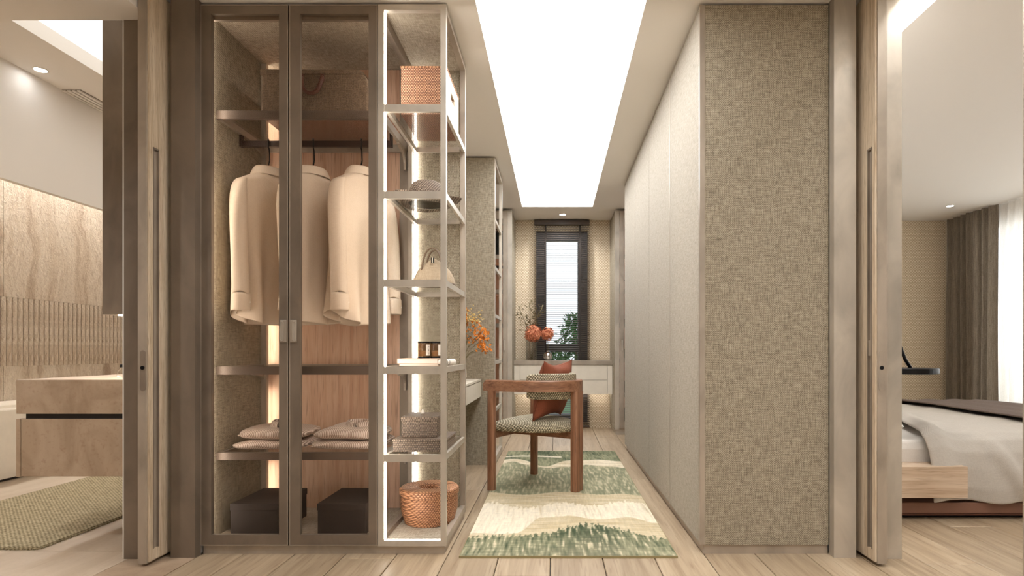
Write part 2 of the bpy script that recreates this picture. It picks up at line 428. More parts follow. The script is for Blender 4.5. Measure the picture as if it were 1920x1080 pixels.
# ---- wood floor with boards
fl = struct('floor', B(-1.656, 5.1, YB, 7.45, -0.06, -0.014), M['dark'], 'greyed oak board floor of corridor and bedroom', 'floor')
PW = 0.24
cache = {}
def plank(x0, x1, y0, y1):
    k = (round(x1-x0, 3), round(y1-y0, 3))
    if k not in cache:
        me = bpy.data.meshes.new('plank')
        b = MB(); g = 0.0018; e = 0.0035
        X, Y = k[0]/2-g, k[1]/2-g
        b.loft([[(-X, -Y, -.014), (X, -Y, -.014), (X, Y, -.014), (-X, Y, -.014)], [(-X, -Y, -.0025), (X, -Y, -.0025), (X, Y, -.0025), (-X, Y, -.0025)],
                [(-X+e, -Y+e, 0), (X-e, -Y+e, 0), (X-e, Y-e, 0), (-X+e, Y-e, 0)]])
        me.from_pydata(b.V, [], b.F); me.materials.append(M['oak_floor']); cache[k] = me
    o = bpy.data.objects.new('plank', cache[k]); COL.objects.link(o); o.parent = fl; o.location = ((x0+x1)/2, (y0+y1)/2, 0)
xs = [-1.656]; x = -0.021-PW*6
while x < 5.1: xs.append(x); x += PW
xs.append(5.1)
for i in range(len(xs)-1):
    if xs[i+1]-xs[i] < 0.02: continue
    y = YB - ((i*0.77) % 2.1)
    while y < 7.45:
        a, b2 = max(y, YB), min(y+2.1, 7.45)
        if b2-a > 0.03: plank(xs[i], xs[i+1], a, b2)
        y += 2.1

# ---- stone threshold + bathroom floor
fb = struct('floor_bathroom', B(-4.75, -1.656, YB, 7.45, -0.06, -0.012), M['stone_floor'], 'pale stone tile floor of the bathroom', 'floor')
xt = [-4.75, -3.96, -2.76, -1.956]
yt = [YB, 0.39, 1.59, 2.79, 3.99, 5.19, 6.39, 7.45]
for i in range(3):
    for j in range(len(yt)-1):
        B(xt[i]+.001, xt[i+1]-.001, yt[j]+.001, yt[j+1]-.001, -.012, 0).build('tile', M['stone_floor'], fb)
B(-1.954, -1.657, YB, 2.75, -.012, 0).build('threshold', M['stone_vanity'], fb)

# ---- ceilings
SK = (-0.371, 0.426, -0.4, 6.636)  # near end lengthened past the view to light the wardrobe fronts
c = MB()
c.box(-1.845, SK[0], YB, 7.45, CEIL, CEIL+.2); c.box(SK[1], 1.60, YB, 7.45, CEIL, CEIL+.2)
c.box(SK[0], SK[1], YB, SK[2], CEIL, CEIL+.2); c.box(SK[0], SK[1], SK[3], 7.45, CEIL, CEIL+.2)
ceiling = struct('ceiling', c, M['plaster'], 'warm white plaster ceiling around the luminous panel', 'ceiling')
lp = B(SK[0], SK[1], SK[2], SK[3], CEIL+.055, CEIL+.075).build('ceiling_light_panel', M['lum'])
tag(lp, 'long glowing white ceiling panel over the dressing corridor', 'ceiling light')
c = MB()
c.box(-4.75, -1.845, YB, 2.69, 2.468, BCEIL+.1)                       # dropped soffit by the doorway
c.box(-4.75, -3.20, 2.69, 7.45, BCEIL, BCEIL+.2); c.box(-2.20, -1.845, 2.69, 7.45, BCEIL, BCEIL+.2)
c.box(-3.20, -2.20, 6.9, 7.45, BCEIL, BCEIL+.2)
struct('ceiling_bathroom', c, M['plaster'], 'stepped plaster ceiling of the bathroom', 'ceiling')
tag(B(-3.20, -2.20, 2.69, 6.9, BCEIL+.10, BCEIL+.13).build('roof_light', M['lum_bath']), 'glowing roof light in the bathroom ceiling', 'ceiling light')
c = MB(); c.box(1.845, 5.1, YB, 7.45, 2.60, 2.75); c.box(1.60, 1.845, YB, 7.45, 2.80, 2.85); c.box(1.79, 1.845, YB, 7.45, 2.60, 2.66)
struct('ceiling_bedroom', c, M['plaster'], 'plain plaster bedroom ceiling with a light cove by the wall', 'ceiling')
tag(B(1.62, 1.78, YB+.1, 7.3, 2.775, 2.795).build('cove_light', M['cove_bed']), 'glowing cove strip along the bedroom ceiling edge', 'light strip')

# ---- outer walls
struct('wall_front', B(-4.75, 5.1, YB-.1, YB, 0, 2.9), M['plaster'], 'plain wall behind the viewer', 'wall')
wl = struct('wall_left', B(-4.85, -4.72, YB, 7.45, 0, 2.9), M['stone_vanity'], 'travertine bathroom wall with a fluted band', 'wall')
for a, b2 in ((2.6, 3.8), (3.8, 5.0), (5.0, 6.1), (6.1, 7.4)):
    B(-4.72, -4.70, a+.002, b2-.002, 1.42, 2.9).build('stone_panel', M['travertine'], wl)
    B(-4.72, -4.70, a+.002, b2-.002, 0.0, 0.823).build('stone_panel', M['travertine'], wl)
    B(-4.72, -4.712, a+.002, b2-.002, 0.823, 1.42).build('stone_panel', M['travertine'], wl)
fp = MB(); PT = 0.053
prof = [(-.020, 0), (-.020, .008)] + [(-.020+.040*k/6, .008+.014*math.sin(PI*k/6)) for k in range(1, 6)] + [(.020, .008), (.020, 0)]
fp.prism([(d, y) for y, d in prof], 'z', 0.823, 1.418)
flute = fp.xf(Matrix.Translation((-4.712, 4.05, 0))).build('flute', M['travertine'], wl, loc=(-4.712, 4.05, 0))
for i in range(1, 63):
    place(flute, (-4.712, 4.05+PT*i, 0))
struct('wall_back_bathroom', B(-4.75, -1.99, 7.4, 7.5, 0, 2.9), M['travertine'], 'travertine end wall of the bathroom', 'wall')
# fascia that hides the cove over the tub
struct('trim_1', B(-3.725, -3.677, 2.69, 7.4, 2.105, BCEIL), M['plaster'], 'plain plaster fascia hanging over the bathtub', 'fascia')
tag(B(-4.62, -4.56, 2.8, 7.3, 2.78, 2.80).build('wall_washer', M['cove_bath']), 'hidden strip washing the travertine wall with light', 'light strip')

# ---- partition with pocket doors
struct('wall_left_partition', MB().box(-1.99, -1.846, 2.70, 7.45, 0, 2.9).box(-1.76, -1.665, 2.76, 7.45, 0, CEIL), M['plaster'], 'partition wall between bathroom and wardrobe with door pocket', 'wall')
struct('trim_2', B(-1.974, -1.845, 2.686, 2.70, 0, 2.60), M['metal_shaded'], 'bathroom side bronze jamb of the left pocket door', 'door jamb')
struct('trim_3', B(-1.768, -1.656, 2.70, 2.745, 0, CEIL), M['metal_shaded'], 'bronze door jamb beside the glass wardrobe', 'door jamb')
struct('wall_right_partition', MB().box(1.30, 1.378, 2.76, 7.45, 0, CEIL).box(1.474, 1.588, 2.70, 7.45, 0, 2.9), M['plaster'], 'partition wall between wardrobe and bedroom with door pocket', 'wall')
struct('trim_4', B(1.284, 1.386, 2.70, 2.745, 0, CEIL), M['metal_pale_lit'], 'bronze door jamb beside the linen wardrobe', 'door jamb')
struct('trim_5', B(1.474, 1.588, 2.686, 2.70, 0, 2.60), M['metal_pale_lit'], 'bedroom side bronze jamb of the right pocket door', 'door jamb')
struct('trim_6', B(1.902, 2.02, 2.36, 2.385, 0, 2.60), M['metal'], 'narrow bronze post at the right picture edge', 'door jamb')

def pocket_door(name, s, x0, x1, label):
    """s=+1: visible face towards +x at x1; s=-1: visible face towards -x at x0"""
    y0, y1 = 2.587, 3.35
    cx = (x0+x1)/2
    d = root(name, (cx, y0, 0), label, 'sliding door', kind='structure')
    xf, xb = (x1, x0) if s > 0 else (x0, x1)        # face side, back side
    def bx(a, b_, *r): return B(min(a, b_), max(a, b_), *r)
    e = 0.008*s
    bx(xb, xf-e, y0, y1, .012, CEIL-.01).build('leaf', M['metal'], d, bevel=.001)
    bx(xf-e, xf, y0+.006, y0+.030, .02, CEIL-.012).build('face_strip', M['oak_rib'], d)
    bx(xf-e, xf, y0+.069, y1, .02, CEIL-.012).build('face_panel', M['oak_rib'], d)
    bx(xf-e, xf, y0+.030, y0+.069, 1.863, CEIL-.012).build('face_panel', M['oak_rib'], d)
    bx(xf-e, xf, y0+.030, y0+.069, .02, .068).build('face_panel', M['oak_rib'], d)
    gr = MB()
    for a in ((y0+.030, y0+.034), (y0+.065, y0+.069)):
        gr.box(min(xf-e, xf+.0015*s), max(xf-e, xf+.0015*s), a[0], a[1], .068, 1.863)
    gr.box(min(xf-e, xf+.0015*s), max(xf-e, xf+.0015*s), y0+.030, y0+.069, 1.855, 1.863)
    gr.build('pull_channel', M['metal_dark'], d)
    if s < 0: bx(xf-e, xf, y0+.036, y0+.062, .93, 1.0).build('latch', M['metal'], d)
    # oblong lock plate on the leading edge
    zc = .765 + .10; hw = .0125; hh = .09
    def oblong(hw, hh, y):
        pts = [(cx+hw*math.cos(a), y, zc+hh-hw+hw*math.sin(a)) for a in [PI*k/8 for k in range(9)]]
        pts += [(cx+hw*math.cos(a), y, zc-hh+hw+hw*math.sin(a)) for a in [PI+PI*k/8 for k in range(9)]]
        return pts
    lp_ = MB().loft([oblong(hw, hh, y0), oblong(hw, hh, y0-.0018), oblong(hw-.002, hh-.002, y0-.0022)]).build('lock_plate', M['metal_dark'] if s > 0 else M['metal'], d)
    k = MB().tube([(cx, y0-.002, zc+.013), (cx, y0-.006, zc+.013)], .0085, 12).build('keyhole', M['black_metal'], lp_)
    return d
pocket_door('door_1', 1, -1.840, -1.793, 'oak faced pocket door half slid out towards the bathroom')
pocket_door('door_2', -1, 1.415, 1.464, 'oak faced pocket door half slid out towards the bedroom')

# ---- far wall with window
wx0, wx1, wz0, wz1 = -0.235, 0.408, 0.06, 2.45
c = MB(); c.box(-1.66, wx0, YF, 7.45, 0, CEIL); c.box(wx1, 1.30, YF, 7.45, 0, CEIL); c.box(wx0, wx1, YF, 7.45, 0, wz0); c.box(wx0, wx1, YF, 7.45, wz1, CEIL)
struct('wall_back', c, M['grass'], 'woven grasscloth wall at the end of the corridor', 'wall')
win = root('window_1', ((wx0+wx1)/2, 7.40, wz0), 'tall charcoal framed window behind the blind', 'window', kind='structure')
def wbar(*a): B(*a).build('window_frame', M['frame_win'], win)
wbar(wx0, -.125, 7.385, 7.44, wz0, wz1); wbar(.285, wx1, 7.385, 7.44, wz0, wz1)
wbar(-.125, .285, 7.385, 7.44, wz0, .16); wbar(-.125, .285, 7.385, 7.44, 2.34, wz1); wbar(-.125, .285, 7.385, 7.44, .945, 1.045)
B(-.125, .285, 7.41, 7.414, .16, .945).build('pane', M['glass'], win)
B(-.125, .285, 7.41, 7.414, 1.045, 2.34).build('pane', M['glass'], win)

# ---- bedroom walls
struct('wall_back_bedroom', B(1.588, 5.1, 7.40, 7.5, 0, 2.75), M['grass'], 'woven grasscloth wall at the far end of the bedroom', 'wall')
c = MB(); WY0, WY1, WZ0, WZ1 = 1.6, 6.9, 0.25, 2.45
c.box(5.08, 5.2, YB, WY0, 0, 2.75); c.box(5.08, 5.2, WY1, 7.5, 0, 2.75); c.box(5.08, 5.2, WY0, WY1, 0, WZ0); c.box(5.08, 5.2, WY0, WY1, WZ1, 2.75)
struct('wall_right', c, M['plaster'], 'bedroom window wall behind the curtains', 'wall')
w2 = root('window_2', (5.14, 4.2, WZ0), 'wide bedroom window behind the sheer curtain', 'window', kind='structure')
for a in (WY0, 3.35, 5.1, WY1-.06): B(5.11, 5.17, a, a+.06, WZ0, WZ1).build('window_frame', M['frame_win'], w2)
for a in (WZ0, WZ1-.06): B(5.11, 5.17, WY0, WY1, a, a+.06).build('window_frame', M['frame_win'], w2)
for a, b2 in ((WY0+.06, 3.35), (3.41, 5.1), (5.16, WY1-.06)): B(5.138, 5.142, a, b2, WZ0+.06, WZ1-.06).build('pane', M['glass'], w2)

# ================================================================== GLASS WARDROBE
Y0, Y1 = 2.745, 3.36
XL, XR = -1.652, -0.51
wd = root('glass_wardrobe', ((XL+XR)/2, (Y0+Y1)/2, 0), 'bronze framed wardrobe with tinted glass doors and lit open end', 'wardrobe')
def P(name, mb, mat, parent=None, **k): return mb.build(name, M[mat], parent or wd, **k)
P('plinth', B(XL, -.519, Y0+.012, Y1, 0, .038), 'metal')
P('floor_panel', B(XL+.018, XR-.03, Y0+.03, Y1-.02, .038, .060), 'linen_h')
P('side_panel', B(XL, XL+.018, Y0+.02, Y1, .038, 2.575), 'linen')
P('top_panel', B(XL+.018, XR-.028, Y0+.02, Y1, 2.552, 2.575), 'linen_h')
P('back_panel', B(XL+.018, -.877, Y1-.02, Y1, .060, 2.552), 'oak_panel')
P('back_panel', B(-.798, XR-.03, Y1-.014, Y1, .060, 2.552), 'linen')
# uprights
P('upright', B(-1.634, -1.604, 3.262, 3.285, .06, 2.552), 'metal')
P('upright', B(-.877, -.798, 3.315, 3.36, .06, 2.552), 'metal_dark')
P('upright', B(-.822, -.800, 3.285, 3.315, .06, 2.552), 'metal')
P('led_strip', B(-1.628, -1.619, 3.288, 3.298, .08, 2.54), 'led_soft')
P('led_strip', B(-.797, -.789, 3.330, 3.3445, .08, 2.54), 'led')
# front frame around the open end
P('front_post', B(-.828, -.800, Y0, Y0+.03, .038, 2.575), 'metal_pale_lit')
P('front_post', B(-.536, XR, Y0, Y0+.028, .038, 2.575), 'metal_pale_lit')
P('front_rail', B(-.800, -.536, Y0, Y0+.028, 2.548, 2.575), 'metal_pale_lit')
P('front_rail', B(-.800, -.536, Y0, Y0+.028, .038, .064), 'metal_pale_lit')
P('rear_post', B(-.538, XR, Y1-.028, Y1, .038, 2.575), 'metal')
P('side_rail', B(-.538, XR, Y0+.028, Y1-.028, 2.545, 2.575), 'metal')
P('side_rail', B(-.538, XR, Y0+.028, Y1-.028, .038, .076), 'metal')
P('side_rail', B(-.826, -.802, Y0+.03, 3.285, 2.50, 2.552), 'metal_dark')
P('side_rail', B(-.826, -.802, Y0+.03, 3.285, .060, .085), 'metal_dark')
P('led_strip', B(-.800, -.7955, Y0+.008, Y0+.02, .07, 2.545), 'led')
P('led_strip', B(-.79, -.54, Y0+.012, Y0+.02, .064, .0665), 'led')
P('led_strip', B(-1.630, -1.622, Y0+.030, Y0+.042, .08, 2.54), 'led_soft')  # added strip hidden behind the left stile to brighten the interior
P('led_strip', B(-.827, -.812, Y0+.0305, Y0+.037, .09, 2.50), 'led')  # added strip hidden behind the divider post, lights the shirts
# left scribe
P('door_stop', B(XL+.018, -.828, Y0+.024, Y0+.04, 2.515, 2.552), 'metal_dark')
# doors
def glass_door(x0, x1, hs):
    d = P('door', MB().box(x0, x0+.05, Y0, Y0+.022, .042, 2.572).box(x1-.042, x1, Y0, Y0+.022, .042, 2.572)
          .box(x0+.05, x1-.042, Y0, Y0+.022, 2.530, 2.572).box(x0+.05, x1-.042, Y0, Y0+.022, .042, .092), 'metal_shaded')
    P('glass_pane', B(x0+.046, x1-.038, Y0+.012, Y0+.016, .088, 2.534), 'glass_door', d)
    ed = MB(); t_ = .0035
    ed.box(x0, x0+t_, Y0-.002, Y0, .042, 2.572).box(x1-t_, x1, Y0-.002, Y0, .042, 2.572).box(x0+t_, x1-t_, Y0-.002, Y0, .042, .042+t_).box(x0+t_, x1-t_, Y0-.002, Y0, 2.572-t_, 2.572)
    P('edge_trim', ed, 'metal', d)
    xc0, xc1 = (x1-.036, x1-.004) if hs > 0 else (x0+.004, x0+.036)
    zc = (.95+(659-621)/400.7)
    P('handle', MB().box(xc0, xc1, Y0-.006, Y0-.002, zc-.052, zc+.052), 'metal', d, bevel=.002)
    xm = (xc0+xc1)/2 - .006*hs
    ring = lambda hw, hh, y: [(xm+hw*math.cos(a), y, zc+(hh-hw)*(1 if a < PI else -1)+hw*math.sin(a)) for a in [2*PI*(k+.01)/16 for k in range(16)]]
    P('finger_pull', MB().loft([ring(.010, .047, Y0-.0065), ring(.009, .046, Y0-.010), ring(.0065, .043, Y0-.010), ring(.006, .042, Y0-.0066)]), 'metal_pale_lit', d)
glass_door(-1.658, -1.2495, 1)
glass_door(-1.2425, -.830, -1)
# shelves
def shelf_wide(z0, z1, nm='shelf'):
    xa, xb = -1.634, -.83; ya, yb = 2.83, 3.315
    s = P(nm, B(xa, xb, ya, ya+.018, z0, z1), 'metal_shelf_shaded')
    P('side_bar', B(xa, xa+.018, ya+.018, yb, z0, z1), 'metal', s)
    P('side_bar', B(xb-.018, xb, ya+.018, yb, z0, z1), 'metal', s)
    P('back_bar', B(xa+.018, xb-.018, yb-.018, yb, z0, z1), 'metal', s)
    P('glass_pane', B(xa+.018, xb-.018, ya+.018, yb-.018, z1-.010, z1-.002), 'glass', s)
    for xx, sg in ((xa+.004, 1), (xb-.016, -1)):
        y2 = 3.30
        pl = [(y2-.16, z0), (y2, z0), (y2, z0-.105), (y2-.018, z0-.105)]
        pl += [(y2-.022-.075*(1-math.cos(a)), z0-.08+.058*math.sin(a)) for a in [PI/2*k/7 for k in range(8)]]
        pl += [(y2-.16, z0-.012)]
        P('bracket', MB().prism(pl, 'x', xx, xx+.012), 'metal', s)
    return s
for z0, z1 in ((2.072, 2.112), (.838, .878), (.426, .462)): shelf_wide(z0, z1)
def shelf_open(z0, z1):
    xa, xb = -.800, XR; ya, yb = Y0+.004, 3.34
    s = P('open_shelf', B(xa, -.536, ya, ya+.018, z0, z1), 'metal_pale_lit')
    P('side_bar', B(xa, xa+.016, ya+.018, yb, z0+.006, z1), 'metal_pale_lit', s)
    P('side_bar', B(xb-.018, xb-.002, ya+.024, Y1-.028, z0+.006, z1), 'metal_pale_lit', s)
    P('back_bar', B(xa+.016, xb-.03, yb-.016, yb, z0+.006, z1), 'metal', s)
    P('glass_pane', B(xa+.016, xb-.018, ya+.018, yb-.016, z1-.010, z1-.002), 'glass', s)
SH = [2.108, 1.701, 1.287, .878, .466]
for z in SH: shelf_open(z-.034, z)
# hanging rod
rod = P('hanging_rod', B(-1.634, -.846, 3.042, 3.058, 2.013, 2.043), 'rod')
for xx in (-1.634, -.856): P('rod_bracket', B(xx, xx+.010, 3.036, 3.064, 2.012, 2.09), 'rod', rod)

# ------------------------------------------------------------------ shirts on hangers
def superell(w, d, n, th, p=2.4):
    cc, ss = math.cos(th), math.sin(th)
    return (w*math.copysign(abs(cc)**(2/p), cc), d*math.copysign(abs(ss)**(2/p), ss))
def make_shirt(hx, rot, label, hlabel, seed):
    rnd = random.Random(seed)
    zn = 1.868                                   # neck level
    Mx = Matrix.Translation((hx, 3.05, zn)) @ Matrix.Rotation(rot, 4, 'Z') @ Matrix.Diagonal((1, 1, .955, 1))
    sh = root('shirt', (hx, 3.05, zn-.77), label, 'shirt', 'ivory shirts on the wardrobe rail')
    prof = [(.060, .046, 0.0), (.072, .056, -.008), (.105, .066, -.026), (.145, .068, -.050), (.168, .062, -.074), (.178, .060, -.105), (.180, .064, -.16),
            (.182, .064, -.22), (.180, .062, -.34), (.180, .060, -.46), (.182, .061, -.58), (.186, .063, -.68), (.189, .065, -.75), (.190, .066, -.80)]
    N = 56; rings = []
    ph = [rnd.uniform(0, 6) for _ in range(4)]
    for i, (w_, d_, z) in enumerate(prof):
        t = max(0, (-z-.1)/.7)
        r = []
        for j in range(N):
            th = 2*PI*j/N
            x_, y_ = superell(w_, d_, N, th, 2.5)
            am = .034*t*t+.022*t+.004*min(1, i/4)*(z < -.05)
            f = math.sin(5*th+ph[0]+z*1.5)*.6+math.sin(8*th+ph[1]-z*2)*.4
            k = 1+am*f/max(.05, d_)*.6
            zz = z
            if i == len(prof)-1: zz = z + .055*abs(math.cos(th))**6 - .02*abs(math.sin(th))**2 + .004*math.sin(6*th+ph[2])
            if i == len(prof)-2: zz = z + .02*abs(math.cos(th))**6
            r.append((x_*(1+am*f*.3), y_*k + am*f*.5*math.copysign(1, y_), zz))
        rings.append(r)
    MB().loft(rings, cap=False).xf(Mx).build('body', M['shirt'], sh, smooth=True, solid=.003, sub=1)
    for s in (-1, 1):
        pts = [(.146, 0, -.056), (.168, -.004, -.090), (.184, -.022, -.20), (.189, -.034, -.34), (.190, -.042, -.48), (.188, -.047, -.60), (.186, -.048, -.672)]
        rx = [.014, .028, .036, .036, .036, .037, .040]; ry = [.036, .050, .046, .042, .039, .038, .040]
        rr = []
        for i, p in enumerate(pts):
            t = i/6
            rr.append([(s*p[0]+rx[i]*math.cos(a)*(1+.10*math.sin(3*a+ph[3]+t*4)), p[1]+ry[i]*math.sin(a)*(1+.05*math.sin(2*a+t*5)), p[2]+.012*math.sin(2*a)*t) for a in [2*PI*k/24 for k in range(24)]])
        sl = MB().loft(rr, cap=False).xf(Mx).build('sleeve', M['shirt'], sh, smooth=True, solid=.003, sub=1)
        cf = []
        for z, k in ((-.662, .98), (-.672, 1.04), (-.70, 1.06), (-.745, 1.05), (-.750, 1.0)):
            cf.append([(s*.186+.040*k*math.cos(a), -.048+.040*k*math.sin(a), z) for a in [2*PI*q/24 for q in range(24)]])
        MB().loft(cf, cap=False).xf(Mx).build('cuff', M['shirt'], sl, smooth=True, solid=.003)
        MB().tube([(s*.186+.02, -.048-.034, -.71), (s*.186+.02, -.048-.0395, -.71)], .005, 10).xf(Mx).build('button', M['paper'], sl)
        MB().prism([(s*.186-.040*s-.0035, -.745), (s*.186-.040*s+.0035, -.745), (s*.186-.040*s, -.60)], 'y', -.030, -.016).xf(Mx).build('sleeve_slit', M['dark'], sl)
    # folded collar: band rising to a fold and falling outside, open at the front (+y)
    nn = 40; rg = []
    for z, k, dz in ((-.006, .96, 0), (.020, .98, 0), (.034, 1.03, 0), (.032, 1.15, 0), (.008, 1.34, 0), (-.020, 1.52, .03)):
        row = []
        for j in range(nn+1):
            a = PI/2 + .22 + (2*PI-.44)*j/nn
            front = max(0, math.sin(a))
            row.append((.062*k*math.cos(a), .050*k*math.sin(a)*(1+.25*front*(k > 1.1)), z - dz*front - .012*front))
        rg.append(row)
    MB().loft(rg, closed=False, cap=False).xf(Mx).build('collar', M['shirt'], sh, smooth=True, solid=.003, sub=1)
    # hanger
    hg = root('coat_hanger', (hx, 3.05, zn-.03), hlabel, 'hanger', 'wooden hangers on the wardrobe rail')
    arm = [(-.125+.25*k/14, 0, -.012-.045*abs((k-7)/7)**1.3) for k in range(15)]
    MB().tube(arm, [.005+.009*(1-abs(k-7)/7) for k in range(15)], 8).xf(Mx).build('arm', M['hanger'], hg, smooth=True)
    MB().lathe([(.026, -.012), (.024, .02), (.016, .042), (.006, .05)], (0, 0, 0), 14).xf(Mx).build('arm_peak', M['hanger'], hg, smooth=True)
    zt = 2.043-zn
    hk = [(0, 0, .045), (.006, .004, .075), (.006, .012, zt-.045)] + [(.0, -.0005-.0185*math.cos(a)*-1, zt-.012+.022*math.sin(a)) for a in [PI*k/8 for k in range(9)]] + [(-.001, -.021, zt-.04)]
    MB().tube(hk, .0036, 8).xf(Matrix.Translation((hx, 3.05, zn)) @ Matrix.Rotation(0.5, 4, 'Z')).build('hook', M['black_metal'], hg, smooth=True)
ROT = math.radians(63)
for px_, rr, lb, hl, sd in ((503, ROT, 'ivory long sleeved shirt hanging nearest the linen side panel', 'wooden hanger of the shirt nearest the linen side panel', 1),
                            (587, ROT, 'ivory long sleeved shirt hanging in the middle of the three', 'wooden hanger in the middle of the three on the rod', 2),
                            (677, ROT, 'ivory long sleeved shirt hanging nearest the open lit shelves', 'wooden hanger of the shirt nearest the open lit shelves', 3)):
    make_shirt((px_-VPX)*3.05/FPX, rr, lb, hl, sd)

# ------------------------------------------------------------------ linen storage bag on top shelf
def rounded_rect(x0, x1, y0, y1, r, n=6):
    pts = []
    for cx, cy, a0 in ((x1-r, y1-r, 0), (x0+r, y1-r, PI/2), (x0+r, y0+r, PI), (x1-r, y0+r, 1.5*PI)):
        pts += [(cx+r*math.cos(a0+PI/2*k/n), cy+r*math.sin(a0+PI/2*k/n)) for k in range(n+1)]
    return pts
sz = 2.112
bg_ = root('storage_bag', (-1.18, 3.07, sz), 'brown linen storage bag with leather loop handle on the top shelf', 'storage bag')
pl = rounded_rect(-1.452, -.90, 2.90, 3.24, .035)
def rr_ring(x0, x1, y0, y1, r, z): return [(p[0], p[1], z) for p in rounded_rect(x0, x1, y0, y1, r)]
# body: front outline with softly rounded upper corner, extruded in depth
fo = [(-1.452, sz+.004), (-.925, sz+.004), (-.922, sz+.12)] + [(-.992+.07*math.cos(a), sz+.155+.07*math.sin(a)) for a in [PI/2*k/8 for k in range(9)]] + [(-1.452, sz+.225)]
MB().prism(fo, 'y', 2.90, 3.24).build('body', M['bag_linen'], bg_, bevel=.012, seg=3)
li = [(p[0], p[1]) for p in [(-1.456, sz+.205)] + [(-.992+.076*math.cos(a), sz+.155+.076*math.sin(a)) for a in [PI/2*k/8 for k in range(4, 9)]] + [(-1.456, sz+.231)]]
MB().prism(li, 'y', 2.894, 3.246).build('lid', M['bag_linen'], bg_, bevel=.004)
B(-1.452, -.925, 2.90, 3.24, sz, sz+.004).build('base', M['bag_base'], bg_)
hx = -1.196; hp = [(hx-.048, 2.889, sz+.195), (hx-.050, 2.880, sz+.16), (hx-.040, 2.876, sz+.122), (hx-.018, 2.876, sz+.104), (hx+.012, 2.876, sz+.104), (hx+.036, 2.876, sz+.120), (hx+.048, 2.878, sz+.16), (hx+.052, 2.889, sz+.20)]
MB().tube(hp, .0115, 10, flat=.8).build('handle', M['leather'], bg_, smooth=True, sub=1)
for s in (-1, 1): B(hx+s*.05-.009, hx+s*.05+.009, 2.886, 2.896, sz+.165, sz+.205).build('handle_tab', M['leather'], bg_, bevel=.002)

# ------------------------------------------------------------------ shoe boxes
def shoe_box(x0, x1, label):
    y0, y1, z0 = 2.846, 3.18, .0602
    r = root('shoe_box', ((x0+x1)/2, (y0+y1)/2, z0), label, 'box', 'dark boxes on the wardrobe floor')
    B(x0+.003, x1-.003, y0+.003, y1-.003, z0, z0+.13).build('body', M['box_dark'], r)
    B(x0, x1, y0, y1, z0+.118, z0+.15).build('lid', M['box_dark'], r, bevel=.001)
shoe_box(-1.577, -1.342, 'dark brown lidded shoe box behind the glass door nearest the bathroom')
shoe_box(-1.155, -.917, 'dark brown lidded shoe box closest to the rattan basket')

# ------------------------------------------------------------------ folded striped shirts
def folded(x0, x1, y0, y1, z0, h, label, collar, seed):
    rnd = random.Random(seed)
    cx, cy = (x0+x1)/2, (y0+y1)/2
    r = root('folded_shirt', (cx, cy, z0), label, 'folded shirt', 'striped shirts folded on the wardrobe shelf')
    hw, hd = (x1-x0)/2, (y1-y0)/2; ph = rnd.uniform(0, 6)
    NU, NV = 28, 14; b = MB(); rings = []
    for i in range(NV+1):
        v = -PI/2+PI*i/NV
        cz = math.copysign(abs(math.sin(v))**.8, math.sin(v)); cr = abs(math.cos(v))**.42
        ring = []
        for j in range(NU*2):
            th = PI*j/NU
            x_, y_ = superell(hw*(.02+.98*cr), hd*(.02+.98*cr), 0, th, 4.5)
            slump = 1 + .14*math.sin(x_*14+ph)*math.cos(y_*9) + .05*math.sin(x_*31+ph*2)
            edge = 1-.35*max(0, abs(x_/hw)-.5)
            zz = h/2*(1+cz*1.0)*slump*edge if cz > 0 else h/2*(1+cz)
            ring.append((cx+x_+.006*math.sin(y_*20+ph), cy+y_+.006*math.sin(x_*25+ph), z0+.0005+zz))
        rings.append(ring)
    b.loft(rings).build('body', M['stripe'], r, smooth=True)
    # sleeve fold line
    MB().tube([(x0+.03+(x1-x0-.06)*k/10, y0+.006+.004*math.sin(k+ph), z0+h*.5+.003*math.sin(k*1.7+ph)) for k in range(11)], .004, 6).build('hem_fold', M['stripe'], r, smooth=True)
    if collar:
        rg = []
        for z, k in ((.0, .95), (.026, 1.0), (.032, 1.06), (.028, 1.16), (.006, 1.34), (-.004, 1.42)):
            row = []
            for j in range(31):
                a = -PI/2 + .18 + (2*PI-.36)*j/30
                fr = max(0, -math.sin(a))
                row.append((cx+.03+.052*k*math.cos(a), cy-.02+.040*k*math.sin(a)-.012*fr*(k > 1.1), z0+h*.98+z-.006*fr))
            rg.append(row)
        co = MB().loft(rg, closed=False, cap=False).build('collar', M['stripe'], r, smooth=True, solid=.002)
        MB().tube([(cx+.03, cy-.078, z0+h*1.02), (cx+.03, cy-.083, z0+h*1.02)], .006, 10).build('button', M['print'], co)
zs = .4622
folded(-1.606, -1.240, 2.870, 3.21, zs, .048, 'lower striped folded shirt of the stack by the linen side panel', False, 4)
folded(-1.590, -1.250, 2.885, 3.20, zs+.046, .060, 'upper striped folded shirt of the stack by the linen side panel', True, 5)
folded(-1.224, -.856, 2.870, 3.21, zs, .048, 'lower striped folded shirt of the stack beside the wicker boxes', False, 6)
folded(-1.210, -.862, 2.885, 3.20, zs+.046, .060, 'upper striped folded shirt of the stack beside the wicker boxes', True, 7)

